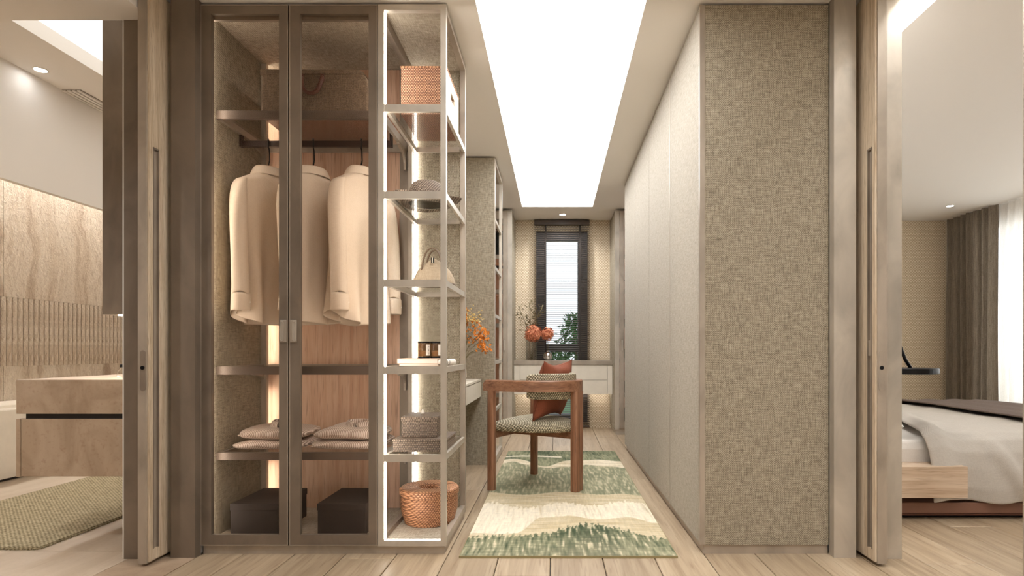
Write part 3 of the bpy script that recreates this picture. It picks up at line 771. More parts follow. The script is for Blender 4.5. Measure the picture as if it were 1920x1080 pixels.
# ------------------------------------------------------------------ open end contents
# rattan storage box, top
z = SH[0]; x0, x1, y0, y1 = -.753, -.531, 2.87, 3.23
r = root('woven_box', ((x0+x1)/2, (y0+y1)/2, z), 'brown woven rattan box with cream side on the highest open shelf', 'box')
t_ = .008
B(x0, x1-.004, y0, y0+t_, z+.004, z+.232).build('front_panel', M['straw_box'], r)
B(x0, x1-.004, y1-t_, y1, z+.004, z+.232).build('back_panel', M['straw_box'], r)
B(x0, x0+t_, y0+t_, y1-t_, z+.004, z+.232).build('side_panel', M['straw_box'], r)
sp_ = MB(); ym = (y0+y1)/2
sp_.box(x1-t_, x1, y0, ym-.05, z+.004, z+.232).box(x1-t_, x1, ym+.05, y1, z+.004, z+.232).box(x1-t_, x1, ym-.05, ym+.05, z+.004, z+.130).box(x1-t_, x1, ym-.05, ym+.05, z+.165, z+.232)
sp_.build('lining_panel', M['box_linen'], r)
B(x0, x1-.004, y0, y1, z, z+.004).build('base', M['straw_base'], r)
MB().tube([(x0, y0, z+.234), (x1, y0, z+.234), (x1, y1, z+.234), (x0, y1, z+.234), (x0, y0, z+.234)], .0045, 6).build('rim', M['rattan'], r)

# straw hat
z = SH[1]; hc = (-.665, 3.06, z)
hat = root('straw_hat', hc, 'wide brimmed braided straw hat on an open shelf', 'hat')
def warp(rad, th, zz):
    zb = zz + (rad/.18)**3*(.016*math.sin(2*th+.6)+.006)
    return zb
prof = [(.186, .030), (.155, .014), (.125, .005), (.106, .003), (.097, .012), (.094, .05), (.088, .09), (.072, .118), (.042, .130), (.004, .131)]
rings = [[(hc[0]+rr_*math.cos(a)*(.96 if rr_ > .1 else 1), hc[1]+rr_*math.sin(a)*1.08, hc[2]+.004+warp(rr_, a, zz)) for a in [2*PI*k/48 for k in range(48)]] for rr_, zz in prof]
MB().loft(rings[:5], cap=False).build('brim', M['hat'], hat, smooth=True, solid=.004, sub=1)
MB().loft(rings[4:], cap=False).build('crown', M['hat'], hat, smooth=True, solid=.004, sub=1)
MB().lathe([(.0995, .014), (.0985, .036), (.0955, .036), (.096, .014)], (hc[0], hc[1], hc[2]+.004), 40).xf(Matrix.Translation((hc[0], hc[1], 0)) @ Matrix.Diagonal((1, 1.08, 1, 1)) @ Matrix.Translation((-hc[0], -hc[1], 0))).build('hat_band', M['strap'], hat, smooth=True)

# canvas handbag
z = SH[2]; cx, cy = -.625, 3.04
hb = root('handbag', (cx, cy, z), 'beige canvas handbag with two upright handles on an open shelf', 'handbag')
rings = []
for i in range(13):
    t = i/12
    w_ = .105*(1-.93*t**2.3); d_ = .075*(1-.80*t**1.6)
    rings.append([(cx+p[0], cy+p[1], z+.006+.135*t) for p in [superell(w_, d_, 0, 2*PI*k/36, 3.0) for k in range(36)]])
MB().loft(rings).build('body', M['handbag'], hb, smooth=True)
MB().loft([[(cx+p[0], cy+p[1], z+dz) for p in [superell(.107*k2, .077*k2, 0, 2*PI*k/36, 3.2) for k in range(36)]] for dz, k2 in ((0, .97), (.002, 1), (.010, 1.01), (.014, .99))]).build('base', M['strap'], hb)
for s in (-1, 1):
    pth = [(cx-.055+.004*s, cy+s*.040, z+.06), (cx-.052, cy+s*.046, z+.11), (cx-.040, cy+s*.040, z+.165), (cx-.018, cy+s*.034, z+.195), (cx+.010, cy+s*.034, z+.195), (cx+.034, cy+s*.040, z+.165), (cx+.048, cy+s*.046, z+.11), (cx+.052, cy+s*.040, z+.06)]
    MB().tube(pth, .0055, 8).build('handle', M['strap'], hb, smooth=True, sub=1)
B(cx-.006, cx-.001, cy-.050, cy-.040, z+.115, z+.142).build('tag', M['black_metal'], hb)
B(cx-.001, cx+.003, cy-.050, cy-.040, z+.115, z+.142).build('tag', M['cream'], hb)
B(cx+.003, cx+.008, cy-.050, cy-.040, z+.115, z+.142).build('tag', M['black_metal'], hb)

# books, rolled paper, jars
z = SH[3]
def book(x0, x1, y0, y1, z0, h, label, cover, nm='book'):
    r = root(nm, ((x0+x1)/2, (y0+y1)/2, z0), label, 'book')
    MB().box(x0, x1, y0, y1, z0, z0+.002).box(x0, x1, y0, y1, z0+h-.002, z0+h).box(x0, x0+.003, y0, y1, z0+.002, z0+h-.002).build('cover', M[cover], r)
    B(x0+.003, x1-.004, y0+.003, y1-.003, z0+.002, z0+h-.002).build('pages', M['paper'], r)
book(-.770, -.575, 2.90, 3.19, z, .011, 'thin flat book at the bottom of the small pile', 'book_beige')
book(-.790, -.585, 2.93, 3.17, z+.0112, .026, 'thick beige book lying under the smoked glass jars', 'book_beige')
rp = root('rolled_paper', (-.55, 2.99, z), 'white rolled paper with dark print beside the books', 'rolled paper')
MB().tube([(-.566, 2.92, z+.017), (-.540, 3.12, z+.017)], .0165, 18).build('roll', M['paper'], rp, smooth=True)
for k in range(3): MB().tube([(-.5645+.005*k, 2.935+.035*k, z+.017), (-.5637+.005*k, 2.942+.035*k, z+.017)], .0170, 18, cap=False).build('print_band', M['print'], rp)
def jar(cx, cy, z0, label):
    r = root('candle_jar', (cx, cy, z0), label, 'jar', 'smoked jars on the books')
    MB().lathe([(.028, .0), (.031, .003), (.031, .082), (.029, .084), (.0285, .082), (.0285, .010), (.001, .010)], (cx, cy, z0), 28).build('glass_body', M['glass_smoke'], r, smooth=True)
    MB().lathe([(.0316, .078), (.0318, .0855), (.0285, .0855), (.0285, .078)], (cx, cy, z0), 28).build('rim', M['black_metal'], r)
    MB().lathe([(.0313, .0), (.0313, .008), (.001, .008)], (cx, cy, z0+.0005), 28).build('foot', M['black_metal'], r)
    MB().lathe([(.0275, .0), (.0275, .028), (.001, .028)], (cx, cy, z0+.0108), 24).build('wax', M['box_linen'], r)
    a0 = -.55
    def lab(u, v, k=.0318): a = a0+(u-.5)*.95; return (cx+k*math.cos(a), cy+k*math.sin(a), z0+.014+.056*v)
    lb = MB().grid(lab, 8, 2).build('label_patch', M['paper'], r, solid=.0006)
    d = MB()
    d.grid(lambda u, v: lab(.44+.12*u*(1.2-v), .40+.22*v, .0324), 3, 3)
    d.grid(lambda u, v: lab(.30+.40*u, .22+.025*v, .0324), 4, 1); d.grid(lambda u, v: lab(.36+.28*u, .14+.02*v, .0324), 4, 1); d.grid(lambda u, v: lab(.40+.2*u, .80+.03*v, .0324), 4, 1)
    d.build('label_print', M['print'], lb)
jar(-.676, 3.03, z+.0374, 'smoked glass jar with white label nearest the bright LED strip')
jar(-.618, 3.05, z+.0374, 'smoked glass jar with white label nearest the open corner post')

# wicker boxes
z = SH[4]
def wicker(x0, x1, y0, y1, z0, h, label, knot):
    r = root('wicker_box', ((x0+x1)/2, (y0+y1)/2, z0), label, 'box', 'wicker boxes on the open shelf')
    B(x0, x1, y0, y1, z0, z0+h*.78).build('body', M['wicker_dark'], r, bevel=.003)
    l_ = B(x0-.002, x1+.002, y0-.002, y1+.002, z0+h*.78, z0+h-.002).build('lid', M['wicker_dark'], r, bevel=.002)
    B(x0, x1, y0, y1, z0+h-.002, z0+h).build('lid_top', M['wicker_dark_h'], l_)
    if knot:
        MB().lathe([(.002, 0), (.010, .002), (.011, .010), (.007, .016), (.004, .022), (.001, .024)], (x0+.078, y0+.115, z0+h), 12).build('toggle', M['paper'], r, smooth=True)
wicker(-.780, -.525, 2.825, 3.10, z, .062, 'wide grey brown wicker box under a smaller one', False)
wicker(-.755, -.578, 2.885, 3.09, z+.062, .102, 'small grey brown wicker box with white toggle on top of the wide one', True)

# round rattan basket
cx, cy, z = -.658, 3.075, .0602
rb = root('rattan_basket', (cx, cy, z), 'round honey rattan basket with a holed lid on the wardrobe floor', 'basket')
pr = [(.020, .003)]
for k in range(16):
    t = k/15; rad = .122+.022*math.sin(PI*min(1, t*1.15)*.62)
    pr += [(rad, .002+.0095*k), (rad+.0045, .002+.0095*k+.0047)]
pr += [(.138, .156)]
MB().lathe(pr, (cx, cy, z), 40).build('body', M['rattan'], rb, smooth=True)
li = [(.055, .150), (.146, .150)]
for k in range(3): li += [(.149, .151+.010*k), (.1535, .156+.010*k)]
li += [(.149, .181)]
for k in range(7): li += [(.143-.0125*k, .186), (.137-.0125*k, .182)]
li += [(.053, .183), (.051, .150), (.055, .150)]
MB().lathe(li, (cx, cy, z), 40, cap=False).build('lid', M['rattan'], rb, smooth=True)

# ================================================================== LINEN WARDROBE (right)
RX, RX2, RY1 = .678, 1.281, 5.71
rw = root('linen_wardrobe', ((RX+RX2)/2, 4.2, 0), 'tall linen covered wardrobe with four flush doors on the right', 'wardrobe')
def P2(name, mb, mat, parent=None, **k): return mb.build(name, M[mat], parent or rw, **k)
P2('carcass', B(RX+.03, RX2, Y0+.02, RY1, .045, 2.572), 'metal_dark')
P2('plinth', B(RX+.018, RX2, Y0+.012, RY1-.01, 0, .045), 'metal')
P2('end_panel', B(RX+.024, RX2, Y0+.002, Y0+.02, .045, 2.572), 'linen')
P2('corner_trim', B(RX, RX+.024, Y0, Y0+.02, .045, 2.572), 'metal')
yy = [Y0+.02, 3.48, 4.24, 4.98, RY1]
for i in range(4):
    d = P2('door', B(RX+.002, RX+.028, yy[i]+.004, yy[i+1]-.004, .05, 2.568), 'linen_door')
    P2('edge_strip', B(RX, RX+.030, yy[i+1]-.012, yy[i+1]-.0045, .05, 2.568), 'metal_pale_lit', d) if i != 1 else None

# ================================================================== SECOND LEFT WARDROBE
AY0, AY1, AX = 4.906, 5.60, -.502
w2_ = root('open_wardrobe', (-1.08, 5.25, 0), 'linen ended open wardrobe beyond the dressing desk', 'wardrobe')
def P3(name, mb, mat, parent=None, **k): return mb.build(name, M[mat], parent or w2_, **k)
P3('end_panel', B(-1.66, AX-.004, AY0, AY0+.02, 0, 2.57), 'linen')
P3('top_panel', B(-1.66, AX-.03, AY0+.02, AY1, 2.545, 2.57), 'linen_h')
P3('floor_panel', B(-1.66, AX-.03, AY0+.02, AY1, .02, .05), 'linen_h')
P3('back_panel', B(-1.66, -1.64, AY0+.02, AY1, .05, 2.545), 'oak_panel')
P3('post', B(AX-.028, AX, AY0+.02, AY0+.05, 0, 2.57), 'metal_pale_lit')
P3('post', B(AX-.028, AX, AY1-.035, AY1, 0, 2.57), 'metal_pale_lit')
P3('side_rail', B(AX-.028, AX, AY0+.05, AY1-.035, 2.54, 2.57), 'metal_pale_lit')
P3('side_rail', B(AX-.028, AX, AY0+.05, AY1-.035, .0, .055), 'metal_pale_lit')
P3('led_strip', B(AX-.040, AX-.032, AY0+.024, AY0+.034, .08, 2.52), 'led')
for z in (2.09, 1.68, 1.27, .87, .46):
    s = P3('shelf', B(AX-.024, AX-.006, AY0+.05, AY1-.035, z-.028, z), 'metal_pale_lit')
    P3('glass_pane', B(-1.64, AX-.024, AY0+.02, AY1-.01, z-.010, z-.002), 'glass', s)

# ================================================================== FAR CABINETS
def far_cabinet(x0, x1, side, label):
    y0, y1 = 6.70, YF-.005
    r = root('display_cabinet', ((x0+x1)/2, (y0+y1)/2, 0), label, 'cabinet')
    Q = lambda nm, mb, mt, pa=None, **k: mb.build(nm, M[mt], pa or r, **k)
    Q('plinth', B(x0+.01, x1-.01, y0+.01, y1, 0, .055), 'metal_pale_lit')
    Q('side_panel', B(x0, x0+.02, y0, y1, .055, 2.56), 'linen'); Q('side_panel', B(x1-.02, x1, y0, y1, .055, 2.56), 'linen')
    Q('top_panel', B(x0+.02, x1-.02, y0, y1, 2.52, 2.56), 'linen_h'); Q('floor_panel', B(x0+.02, x1-.02, y0, y1, .055, .085), 'metal')
    Q('back_panel', B(x0+.02, x1-.02, y1-.02, y1, .085, 2.52), 'oak_panel')
    inner = x1 if side < 0 else x0
    Q('front_edge', B(min(inner, inner+.05*side), max(inner, inner+.05*side), y0-.006, y0, .055, 2.56), 'metal_pale_lit')
    Q('led_strip', B(inner+.022*side-.004, inner+.022*side+.004, y1-.035, y1-.025, .10, 2.50), 'led')
    a, b2 = (x0+.01, x1-.052) if side < 0 else (x0+.052, x1-.01)
    d = Q('door', MB().box(a, a+.05, y0-.02, y0, .075, 2.545).box(b2-.05, b2, y0-.02, y0, .075, 2.545).box(a+.05, b2-.05, y0-.02, y0, 2.46, 2.545).box(a+.05, b2-.05, y0-.02, y0, .075, .15), 'metal')
    Q('glass_pane', B(a+.045, b2-.045, y0-.012, y0-.008, .14, 2.47), 'glass', d)
    hxx = a+.03 if side > 0 else b2-.03
    Q('handle', B(hxx-.008, hxx+.008, y0-.032, y0-.02, .96, 1.08), 'metal_pale_lit', d, bevel=.002)
    for z in (2.06, 1.66, 1.27, .87, .47):
        s = Q('shelf', B(x0+.02, x1-.02, y0+.03, y0+.05, z-.045, z), 'metal_dark')
        Q('shelf_board', B(x0+.02, x1-.02, y0+.05, y1-.02, z-.02, z), 'oak_panel', s)
    return r
fc_ = far_cabinet(-1.645, -.49, -1, 'glass fronted display cabinet left of the window desk')
far_cabinet(.685, 1.295, 1, 'glass fronted display cabinet right of the window desk')
# things in the far cabinets
cx, cy, z = -.665, 6.93, 2.06
r = root('black_case', (cx, cy, z), 'black woven case on the top shelf of the left display cabinet', 'case')
MB().loft([rr_ring(cx-.12, cx+.075, cy-.1, cy+.12, .03, z+dz) for dz in (0, .005, .28, .30)]).build('body', M['black_metal'], r, bevel=.004)
MB().tube([(cx-.05, cy, z+.295), (cx-.04, cy, z+.33), (cx+.02, cy, z+.33), (cx+.03, cy, z+.295)], .007, 6).build('handle', M['leather'], r, smooth=True)
# (rod under it)
B(-1.625, -.51, 6.93, 6.955, 1.93, 1.965).build('hanging_rod', M['rod'], fc_)
sx = .80
r = root('wire_ornament', (sx, 6.86, 1.66), 'small black wire birdcage ornament in the right display cabinet', 'ornament')
for k in range(8):
    a = 2*PI*k/8
    MB().tube([(sx+.045*math.cos(a), 6.86+.045*math.sin(a), 1.668), (sx+.045*math.cos(a), 6.86+.045*math.sin(a), 1.74), (sx+.03*math.cos(a), 6.86+.03*math.sin(a), 1.775), (sx, 6.86, 1.79)], .003, 5).build('wire', M['black_metal'], r)
MB().lathe([(.05, 0), (.05, .008), (.045, .010), (.001, .010)], (sx, 6.86, 1.66), 16).build('base', M['black_metal'], r)
MB().lathe([(.001, .125), (.008, .13), (.006, .145), (.001, .15)], (sx, 6.86, 1.66), 8).build('finial', M['black_metal'], r)
r = root('small_vase', (.80, 6.85, .87), 'small dark vase low in the right display cabinet', 'vase')
MB().lathe([(.02, 0), (.034, .02), (.038, .05), (.02, .085), (.014, .10), (.018, .11), (.012, .11), (.010, .095)], (.80, 6.85, .87), 20).build('body', M['black_metal'], r, smooth=True)
MB().lathe([(.018, .108), (.0195, .111), (.018, .114), (.012, .113)], (.80, 6.85, .87), 20).build('rim', M['chrome'], r, smooth=True)
r = root('leather_box', (.80, 6.85, .47), 'brown leather box on the lowest shelf of the right display cabinet', 'box')
B(.765, .93, 6.77, 6.95, .4702, .58).build('body', M['leather'], r, bevel=.003); B(.763, .932, 6.768, 6.952, .58, .605).build('lid', M['leather'], r, bevel=.003)
r = root('shoe_box', (.86, 6.86, .085), 'dark box on the floor of the right display cabinet', 'box')
B(.77, .96, 6.74, 6.98, .0852, .25).build('body', M['box_dark'], r); B(.767, .963, 6.737, 6.983, .25, .285).build('lid', M['box_dark'], r)
r = root('perfume_bottle', (.80, 6.85, 1.27), 'small amber bottle in the middle of the right display cabinet', 'bottle')
B(.775, .815, 6.83, 6.87, 1.2702, 1.33).build('body', M['glass_smoke'], r, bevel=.003); MB().lathe([(.012, 0), (.012, .03), (.001, .03)], (.795, 6.85, 1.33), 12).build('cap', M['black_metal'], r)

# ================================================================== WINDOW DESK
dk = root('window_desk', (.09, 7.13, .44), 'floating cream drawer desk under the window blind', 'desk')
def P4(name, mb, mat, parent=None, **k): return mb.build(name, M[mat], parent or dk, **k)
P4('top', B(-.488, .683, 6.95, 7.225, .792, .842), 'metal')
P4('body', B(-.485, .680, 6.985, 7.225, .444, .792), 'metal_dark')
P4('side_cheek', B(-.486, -.415, 6.962, 6.985, .444, .788), 'cream'); P4('side_cheek', B(.625, .681, 6.962, 6.985, .444, .788), 'cream')
P4('under_light', B(-.47, .665, 7.19, 7.205, .436, .444), 'led')
for z0, z1 in ((.613, .788), (.444, .609)):
    P4('drawer', B(-.412, .622, 6.96, 6.985, z0, z1), 'cream')

# ---- flowers on the desk
def vase_glass(cx, cy, z0, rr_, h, label, nm='glass_vase'):
    r = root(nm, (cx, cy, z0), label, 'vase')
    MB().lathe([(rr_*.9, 0), (rr_, .004), (rr_, h), (rr_-.003, h), (rr_-.003, .012), (.001, .012)], (cx, cy, z0), 28).build('body', M['glass'], r, smooth=True)
    MB().lathe([(rr_-.0035, .012), (rr_-.0035, h*.45), (.001, h*.45)], (cx, cy, z0), 24).build('water', M['glass'], r, smooth=True)
    return r
def hydrangea(c, R, base, label):
    r = root('hydrangea', base, label, 'flower', 'orange hydrangeas on the window desk')
    MB().tube([base, (base[0]*.6+c[0]*.4, base[1], (base[2]+c[2])/2), c], .004, 6).build('stem', M['stem'], r, smooth=True)
    rnd = random.Random(int(R*9999)); b = MB()
    for k in range(120):
        u = 1-2*(k+.5)/120; a = k*2.39996
        d = Vector((math.sqrt(1-u*u)*math.cos(a), math.sqrt(1-u*u)*math.sin(a), u))
        p = Vector(c)+d*R*rnd.uniform(.62, 1.02)
        t1 = d.cross(Vector((.3, .5, .8))).normalized(); t2 = d.cross(t1)
        rot = rnd.uniform(0, 6); s = R*rnd.uniform(.15, .24)
        for q in range(4):
            a1 = rot+q*PI/2; e1 = t1*math.cos(a1)+t2*math.sin(a1); e2 = t1*math.cos(a1+PI/2)+t2*math.sin(a1+PI/2)
            b.quad(p, p+e1*s*.7+e2*s*.55+d*s*.2, p+e1*s*1.4+d*s*.35, p+e1*s*.7-e2*s*.55+d*s*.2)
    b.build('bloom', M['bloom'], r)['kind'] = 'stuff'
dz = .8422
vase_glass(-.283, 7.10, dz, .068, .265, 'clear glass cylinder vase on the window desk')
hydrangea((-.262, 7.08, 1.165), .105, (-.285, 7.10, dz+.015), 'large orange dried hydrangea in the clear glass vase')
mv = root('mirror_vase', (-.085, 7.09, dz), 'small round silver vase on the window desk', 'vase')
MB().lathe([(.030, 0)] + [(.058*math.sin(a)+.0, .055-.058*math.cos(a)*.95) for a in [.5+2.2*k/12 for k in range(13)]] + [(.022, .106), (.020, .112), (.015, .112), (.015, .10)], (-.085, 7.09, dz), 28).build('body', M['chrome'], mv, smooth=True)
MB().lathe([(.021, .108), (.024, .113), (.021, .117), (.015, .114)], (-.085, 7.09, dz), 24).build('rim', M['chrome'], mv, smooth=True)
hydrangea((-.088, 7.07, 1.16), .082, (-.085, 7.09, dz+.10), 'smaller orange dried hydrangea in the round silver vase')
def branch(pts, label, seed, n=46, spread=.07):
    rnd = random.Random(seed)
    r = root('dried_branch', pts[0], label, 'branch', 'dried branches in the glass vase')
    MB().tube(pts, .003, 5).build('stem', M['stem'], r, smooth=True)
    b = MB(); tw = MB()
    for k in range(n):
        t = .35+.65*k/n; i = min(len(pts)-2, int(t*(len(pts)-1))); f = t*(len(pts)-1)-i
        p = Vector(pts[i]).lerp(Vector(pts[i+1]), f)
        d = Vector((rnd.uniform(-1, 1), rnd.uniform(-1, .5), rnd.uniform(-.4, 1))).normalized()
        q = p+d*rnd.uniform(.01, spread); tw.tube([p, q], .0012, 3)
        s = rnd.uniform(.025, .045); e = d.cross(Vector((rnd.random(), rnd.random(), .2))).normalized()*s*.26
        b.quad(q, q+d*s*.5+e, q+d*s, q+d*s*.5-e)
    b.build('leaves', M['olive'], r)['kind'] = 'stuff'; tw.build('twigs', M['stem'], r)
branch([(-.30, 7.10, dz+.015), (-.31, 7.10, 1.1), (-.36, 7.09, 1.30), (-.44, 7.08, 1.50)], 'olive dried branch leaning towards the left cabinet', 3)
branch([(-.28, 7.11, dz+.015), (-.28, 7.11, 1.15), (-.30, 7.10, 1.35), (-.31, 7.09, 1.54)], 'tallest olive dried branch standing upright in the vase', 4)
branch([(-.27, 7.09, dz+.015), (-.26, 7.09, 1.15), (-.22, 7.08, 1.36), (-.16, 7.07, 1.47)], 'olive dried branch leaning over the window blind', 5, 26, .05)

# ---- venetian blind
bl = root('venetian_blind', (.086, 7.265, 0), 'dark brown venetian blind covering the tall window', 'blind')
bx0, bx1 = -.256, .4285
B(bx0, bx1, 7.24, 7.295, 2.515, 2.575).build('head_rail', M['slat'], bl, bevel=.002)
B(bx0, bx1, 7.255, 7.28, .012, .034).build('bottom_rail', M['slat'], bl, bevel=.002)
sl = MB().prism([(7.2535, -.0040), (7.2665, -.0004), (7.2795, .0004), (7.2795, .0028), (7.2665, .0022), (7.2535, -.0012)], 'x', bx0, bx1)
sl.V = [(v[0], v[1], v[2]) for v in sl.V]
s0 = sl.xf(Matrix.Translation((0, 0, .06))).build('slat', M['slat'], bl, loc=(.086, 7.265, .06))
ns = 98
for k in range(1, ns):
    place(s0, Vector((.086, 7.265, .06+.025*k))-WLOC[bl.name])
for xx in (-.115, .31):
    MB().box(xx-.009, xx+.009, 7.248, 7.2492, .02, 2.52).build('ladder_tape', M['tape'], bl)
    MB().box(xx-.009, xx+.009, 7.2815, 7.2825, .02, 2.52).build('ladder_tape', M['tape'], bl)
MB().tube([(.345, 7.236, 2.52), (.345, 7.236, 1.75)], .002, 5).build('pull_cord', M['tape'], bl)
MB().lathe([(.003, .05), (.007, .03), (.008, 0)], (.345, 7.236, 1.70), 8).build('cord_weight', M['tape'], bl)

# ---- downlights
def downlight(x, y, z, label, r_=.036, watt=0, ang=110):
    r = root('downlight', (x, y, z), label, 'downlight', 'recessed downlights')
    MB().lathe([(r_, .0), (r_+.010, -.001), (r_+.011, -.004), (r_+.002, -.005), (r_, -.002)], (x, y, z), 28, cap=False).build('trim_ring', M['cream'], r)
    MB().lathe([(r_, -.0015), (r_*.5, -.001), (.001, -.001)], (x, y, z), 28).build('lens', M['down'], r)
    if watt:
        ld = bpy.data.lights.new('downlight_lamp', 'SPOT'); ld.energy = watt; ld.color = SOFT; ld.spot_size = math.radians(ang); ld.spot_blend = .8; ld.shadow_soft_size = r_
        lo = bpy.data.objects.new('lamp', ld); COL.objects.link(lo); lo.parent = r; lo.location = (0, 0, -.012)
downlight(.092, 7.0, CEIL, 'small recessed downlight above the window desk', watt=40, ang=140)
downlight(-3.56, 4.06, BCEIL, 'recessed downlight in the bathroom ceiling')
downlight(4.48, 6.65, 2.60, 'recessed downlight by the bedroom curtains')
downlight(1.0, 1.0, CEIL, 'added unseen fill downlight before the linen wardrobe', watt=40)  # added out of view to brighten the right jamb
downlight(0.2, 0.2, CEIL, 'added unseen fill downlight above the viewer')  # added out of view, extra light around the camera
downlight(3.0, 1.8, 2.60, 'added unseen bedroom downlight before the bed', watt=40, ang=140)  # added outside the view to lift the bedroom light
downlight(-2.45, 1.6, 2.468, 'added unseen bathroom downlight before the vanity', watt=60, ang=130)  # added out of view to light the vanity front
downlight(4.2, 3.4, 2.60, 'added unseen bedroom downlight above the bed', watt=25, ang=140)  # added bedroom light, placed where the view misses it

# ================================================================== DRESSING DESK (left niche)
dd = root('dressing_desk', (-1.14, 4.15, .575), 'wall hung cream dressing desk between the left wardrobes', 'desk')
B(-1.64, -.629, 3.40, 4.90, .575, .705).build('body', M['cream'], dd)
for a, b2 in ((3.402, 4.148), (4.152, 4.898)): B(-.629, -.617, a, b2, .575, .700).build('drawer', M['cream'], dd)
B(-1.64, -.615, 3.40, 4.90, .707, .722).build('top', M['cream'], dd)
fv = root('flower_vase', (-.74, 4.62, .7222), 'slim vase of dried amber flowers on the dressing desk', 'vase')
MB().lathe([(.035, 0), (.045, .03), (.04, .10), (.022, .15), (.025, .165), (.02, .165), (.018, .15)], (-.74, 4.62, .7222), 24).build('body', M['cream'], fv, smooth=True)
MB().lathe([(.025, .163), (.027, .167), (.02, .167)], (-.74, 4.62, .7222), 24).build('rim', M['cream'], fv, smooth=True)
fb_ = root('dried_bouquet', (-.74, 4.62, .88), 'bunch of amber and cream dried flowers over the dressing desk', 'flowers')
rnd = random.Random(12); st = MB(); pa = MB(); pc = MB()
for k in range(34):
    tip = Vector((-.74+rnd.uniform(-.12, .22), 4.62+rnd.uniform(-.12, .12), rnd.uniform(1.02, 1.27)))
    tip.z -= max(0, tip.x+.64)*.75
    st.tube([(-.74, 4.62, .86), ((-.74*.6+tip.x*.4), 4.62, .86+(tip.z-.86)*.6), tip], .0014, 4)
    gold = tip.z < 1.17 or k % 4 == 0
    for q in range(13 if gold else 16):
        o_ = Vector((rnd.gauss(0, .022), rnd.gauss(0, .022), rnd.gauss(0, .024)))
        s = .013 if gold else .007
        p = tip+o_; d = Vector((rnd.uniform(-1, 1), rnd.uniform(-1, 1), rnd.uniform(-1, 1))).normalized(); e = d.cross(Vector((.2, .9, .4))).normalized(); g = d.cross(e)
        for (u_, v_) in ((e, g), (g, d)):
            (pa if gold else pc).quad(p-u_*s-v_*s*.3, p+v_*s-u_*s*.2, p+u_*s+v_*s*.3, p-v_*s+u_*s*.2)
st.build('stems', M['stem'], fb_); pa.build('petals', M['bloom_gold'], fb_)['kind'] = 'stuff'; pc.build('buds', M['bloom_cream'], fb_)['kind'] = 'stuff'

# ================================================================== RUG
RXa, RXb, RYa, RYb = -.472, .610, 2.72, 5.56
rx0, rx1 = (862-VPX)/FPX*2.70, (1269.6-VPX)/FPX*2.70
rug = root('runner_rug', ((rx0+rx1)/2, 4.1, 0), 'green and cream landscape patterned runner rug under the chair', 'rug')
ry0, ry1 = 2.70, 5.545
NX, NY = 150, 420
b = MB(); b.grid(lambda u, v: (rx0+(rx1-rx0)*u, ry0+(ry1-ry0)*v, .0105), NX, NY)
pile = b.build('pile', M['rug'], rug)
ca = pile.data.color_attributes.new('pile', 'FLOAT_COLOR', 'POINT')
DG, MG, LG, TAN, CR, SAND = [lin(c_) for c_ in ((58, 72, 46), (100, 108, 80), (152, 150, 118), (190, 172, 136), (230, 218, 194), (210, 195, 164))]
def n2(x, y, s=0.0): return mnoise.noise(Vector((x, y, s)))
def mixc(a, c2, t): t = max(0, min(1, t)); return tuple(p+(q-p)*t for p, q in zip(a, c2))
def fbm(x, y, s): return n2(x, y, s)+.5*n2(2*x, 2*y, s)+.25*n2(4*x, 4*y, s)
buf = []
def yof(py): return FPX*EYE/(py-VPY)
for i in range(NX+1):
    u = i/NX
    rag = .10*n2(u*60, 1.0, 3)+.06*n2(u*140, 2.0, 3)
    rag2 = .07*n2(u*70, 5.0, 7)+.05*n2(u*150, 9.0, 7)
    # boundaries (in y) from near to far
    hill = math.exp(-((u-.60)/.24)**2)
    sm = lambda e0, e1: (lambda q: q*q*(3-2*q))(max(0, min(1, (u-e0)/(e1-e0))))
    b1 = yof(1012)+.22*hill+.03*math.sin(u*11)+rag*.8                       # dark green / tan
    b2_ = yof(1004)+.30*sm(.24, .36)-.05*sm(.55, .68)+.04*sm(.68, .8)-.10*sm(.85, 1)+.035*math.exp(-((u-.53)/.05)**2)+.008*math.sin(u*31)  # tan / cream
    b3 = yof(949)+.05*math.sin(u*15+.8)-.03*math.sin(u*6)+rag2*1.0           # cream / tan
    b4 = yof(928)+.04*math.sin(u*12+2)-.10*sm(.85, 1)                       # tan / mid green
    b5 = yof(877)+.16*math.exp(-((u-.08)/.1)**2)+.05*math.sin(u*11)+.02*math.sin(u*29)   # mid green / cream
    b6 = yof(864)-.30*math.exp(-((u-.37)/.13)**2)-.06*sm(.6, 1)+.03*math.sin(u*17)       # cream / green
    for j in range(NY+1):
        v = j/NY; y = ry0+(ry1-ry0)*v; X = u*1.0
        streak = n2(X*62+fbm(X*3, y*2, 1)*1.5+y*2, y*6.5, 11)+.7*n2(X*120+y*3, y*11, 12)+.35*n2(X*10, y*60, 13)
        big = fbm(X*4, y*3, 21)
        if y < b1:
            d = (b1-y)/.28
            tc = .24+.80*streak-.35*big+.34*(1-hill)
            cc = mixc(DG, LG, tc) if streak < .35 else mixc(LG, SAND, (streak-.35)*2.5)
            cc = mixc(cc, mixc(MG, SAND, .55+.3*streak), .35*max(0, d-.35))
        elif y < b2_:
            cc = mixc(TAN, SAND, .5+.9*n2(X*6, y*40, 31))
        elif y < b3:
            cc = mixc(CR, TAN, .55*max(0, n2(X*70+math.sin(y*9)*.6, y*3.0, 41)-.12)*2)
        elif y < b4:
            cc = mixc(SAND, TAN, .5+.9*n2(X*6, y*34, 51))
        elif y < b5:
            cc = mixc(MG, LG, .45+.9*streak-.7*big); cc = mixc(cc, SAND, .15+.75*max(0, streak))
        elif y < b6:
            cc = mixc(CR, TAN, .4+.8*n2(X*5, y*20, 61))
        else:
            cc = mixc(DG, LG, .48-.5*streak-.5*big)
            if u < .5 and abs(y-(yof(858.5)+.03*math.sin(u*8))) < .03: cc = mixc(cc, CR, .75)
        buf.append(cc)
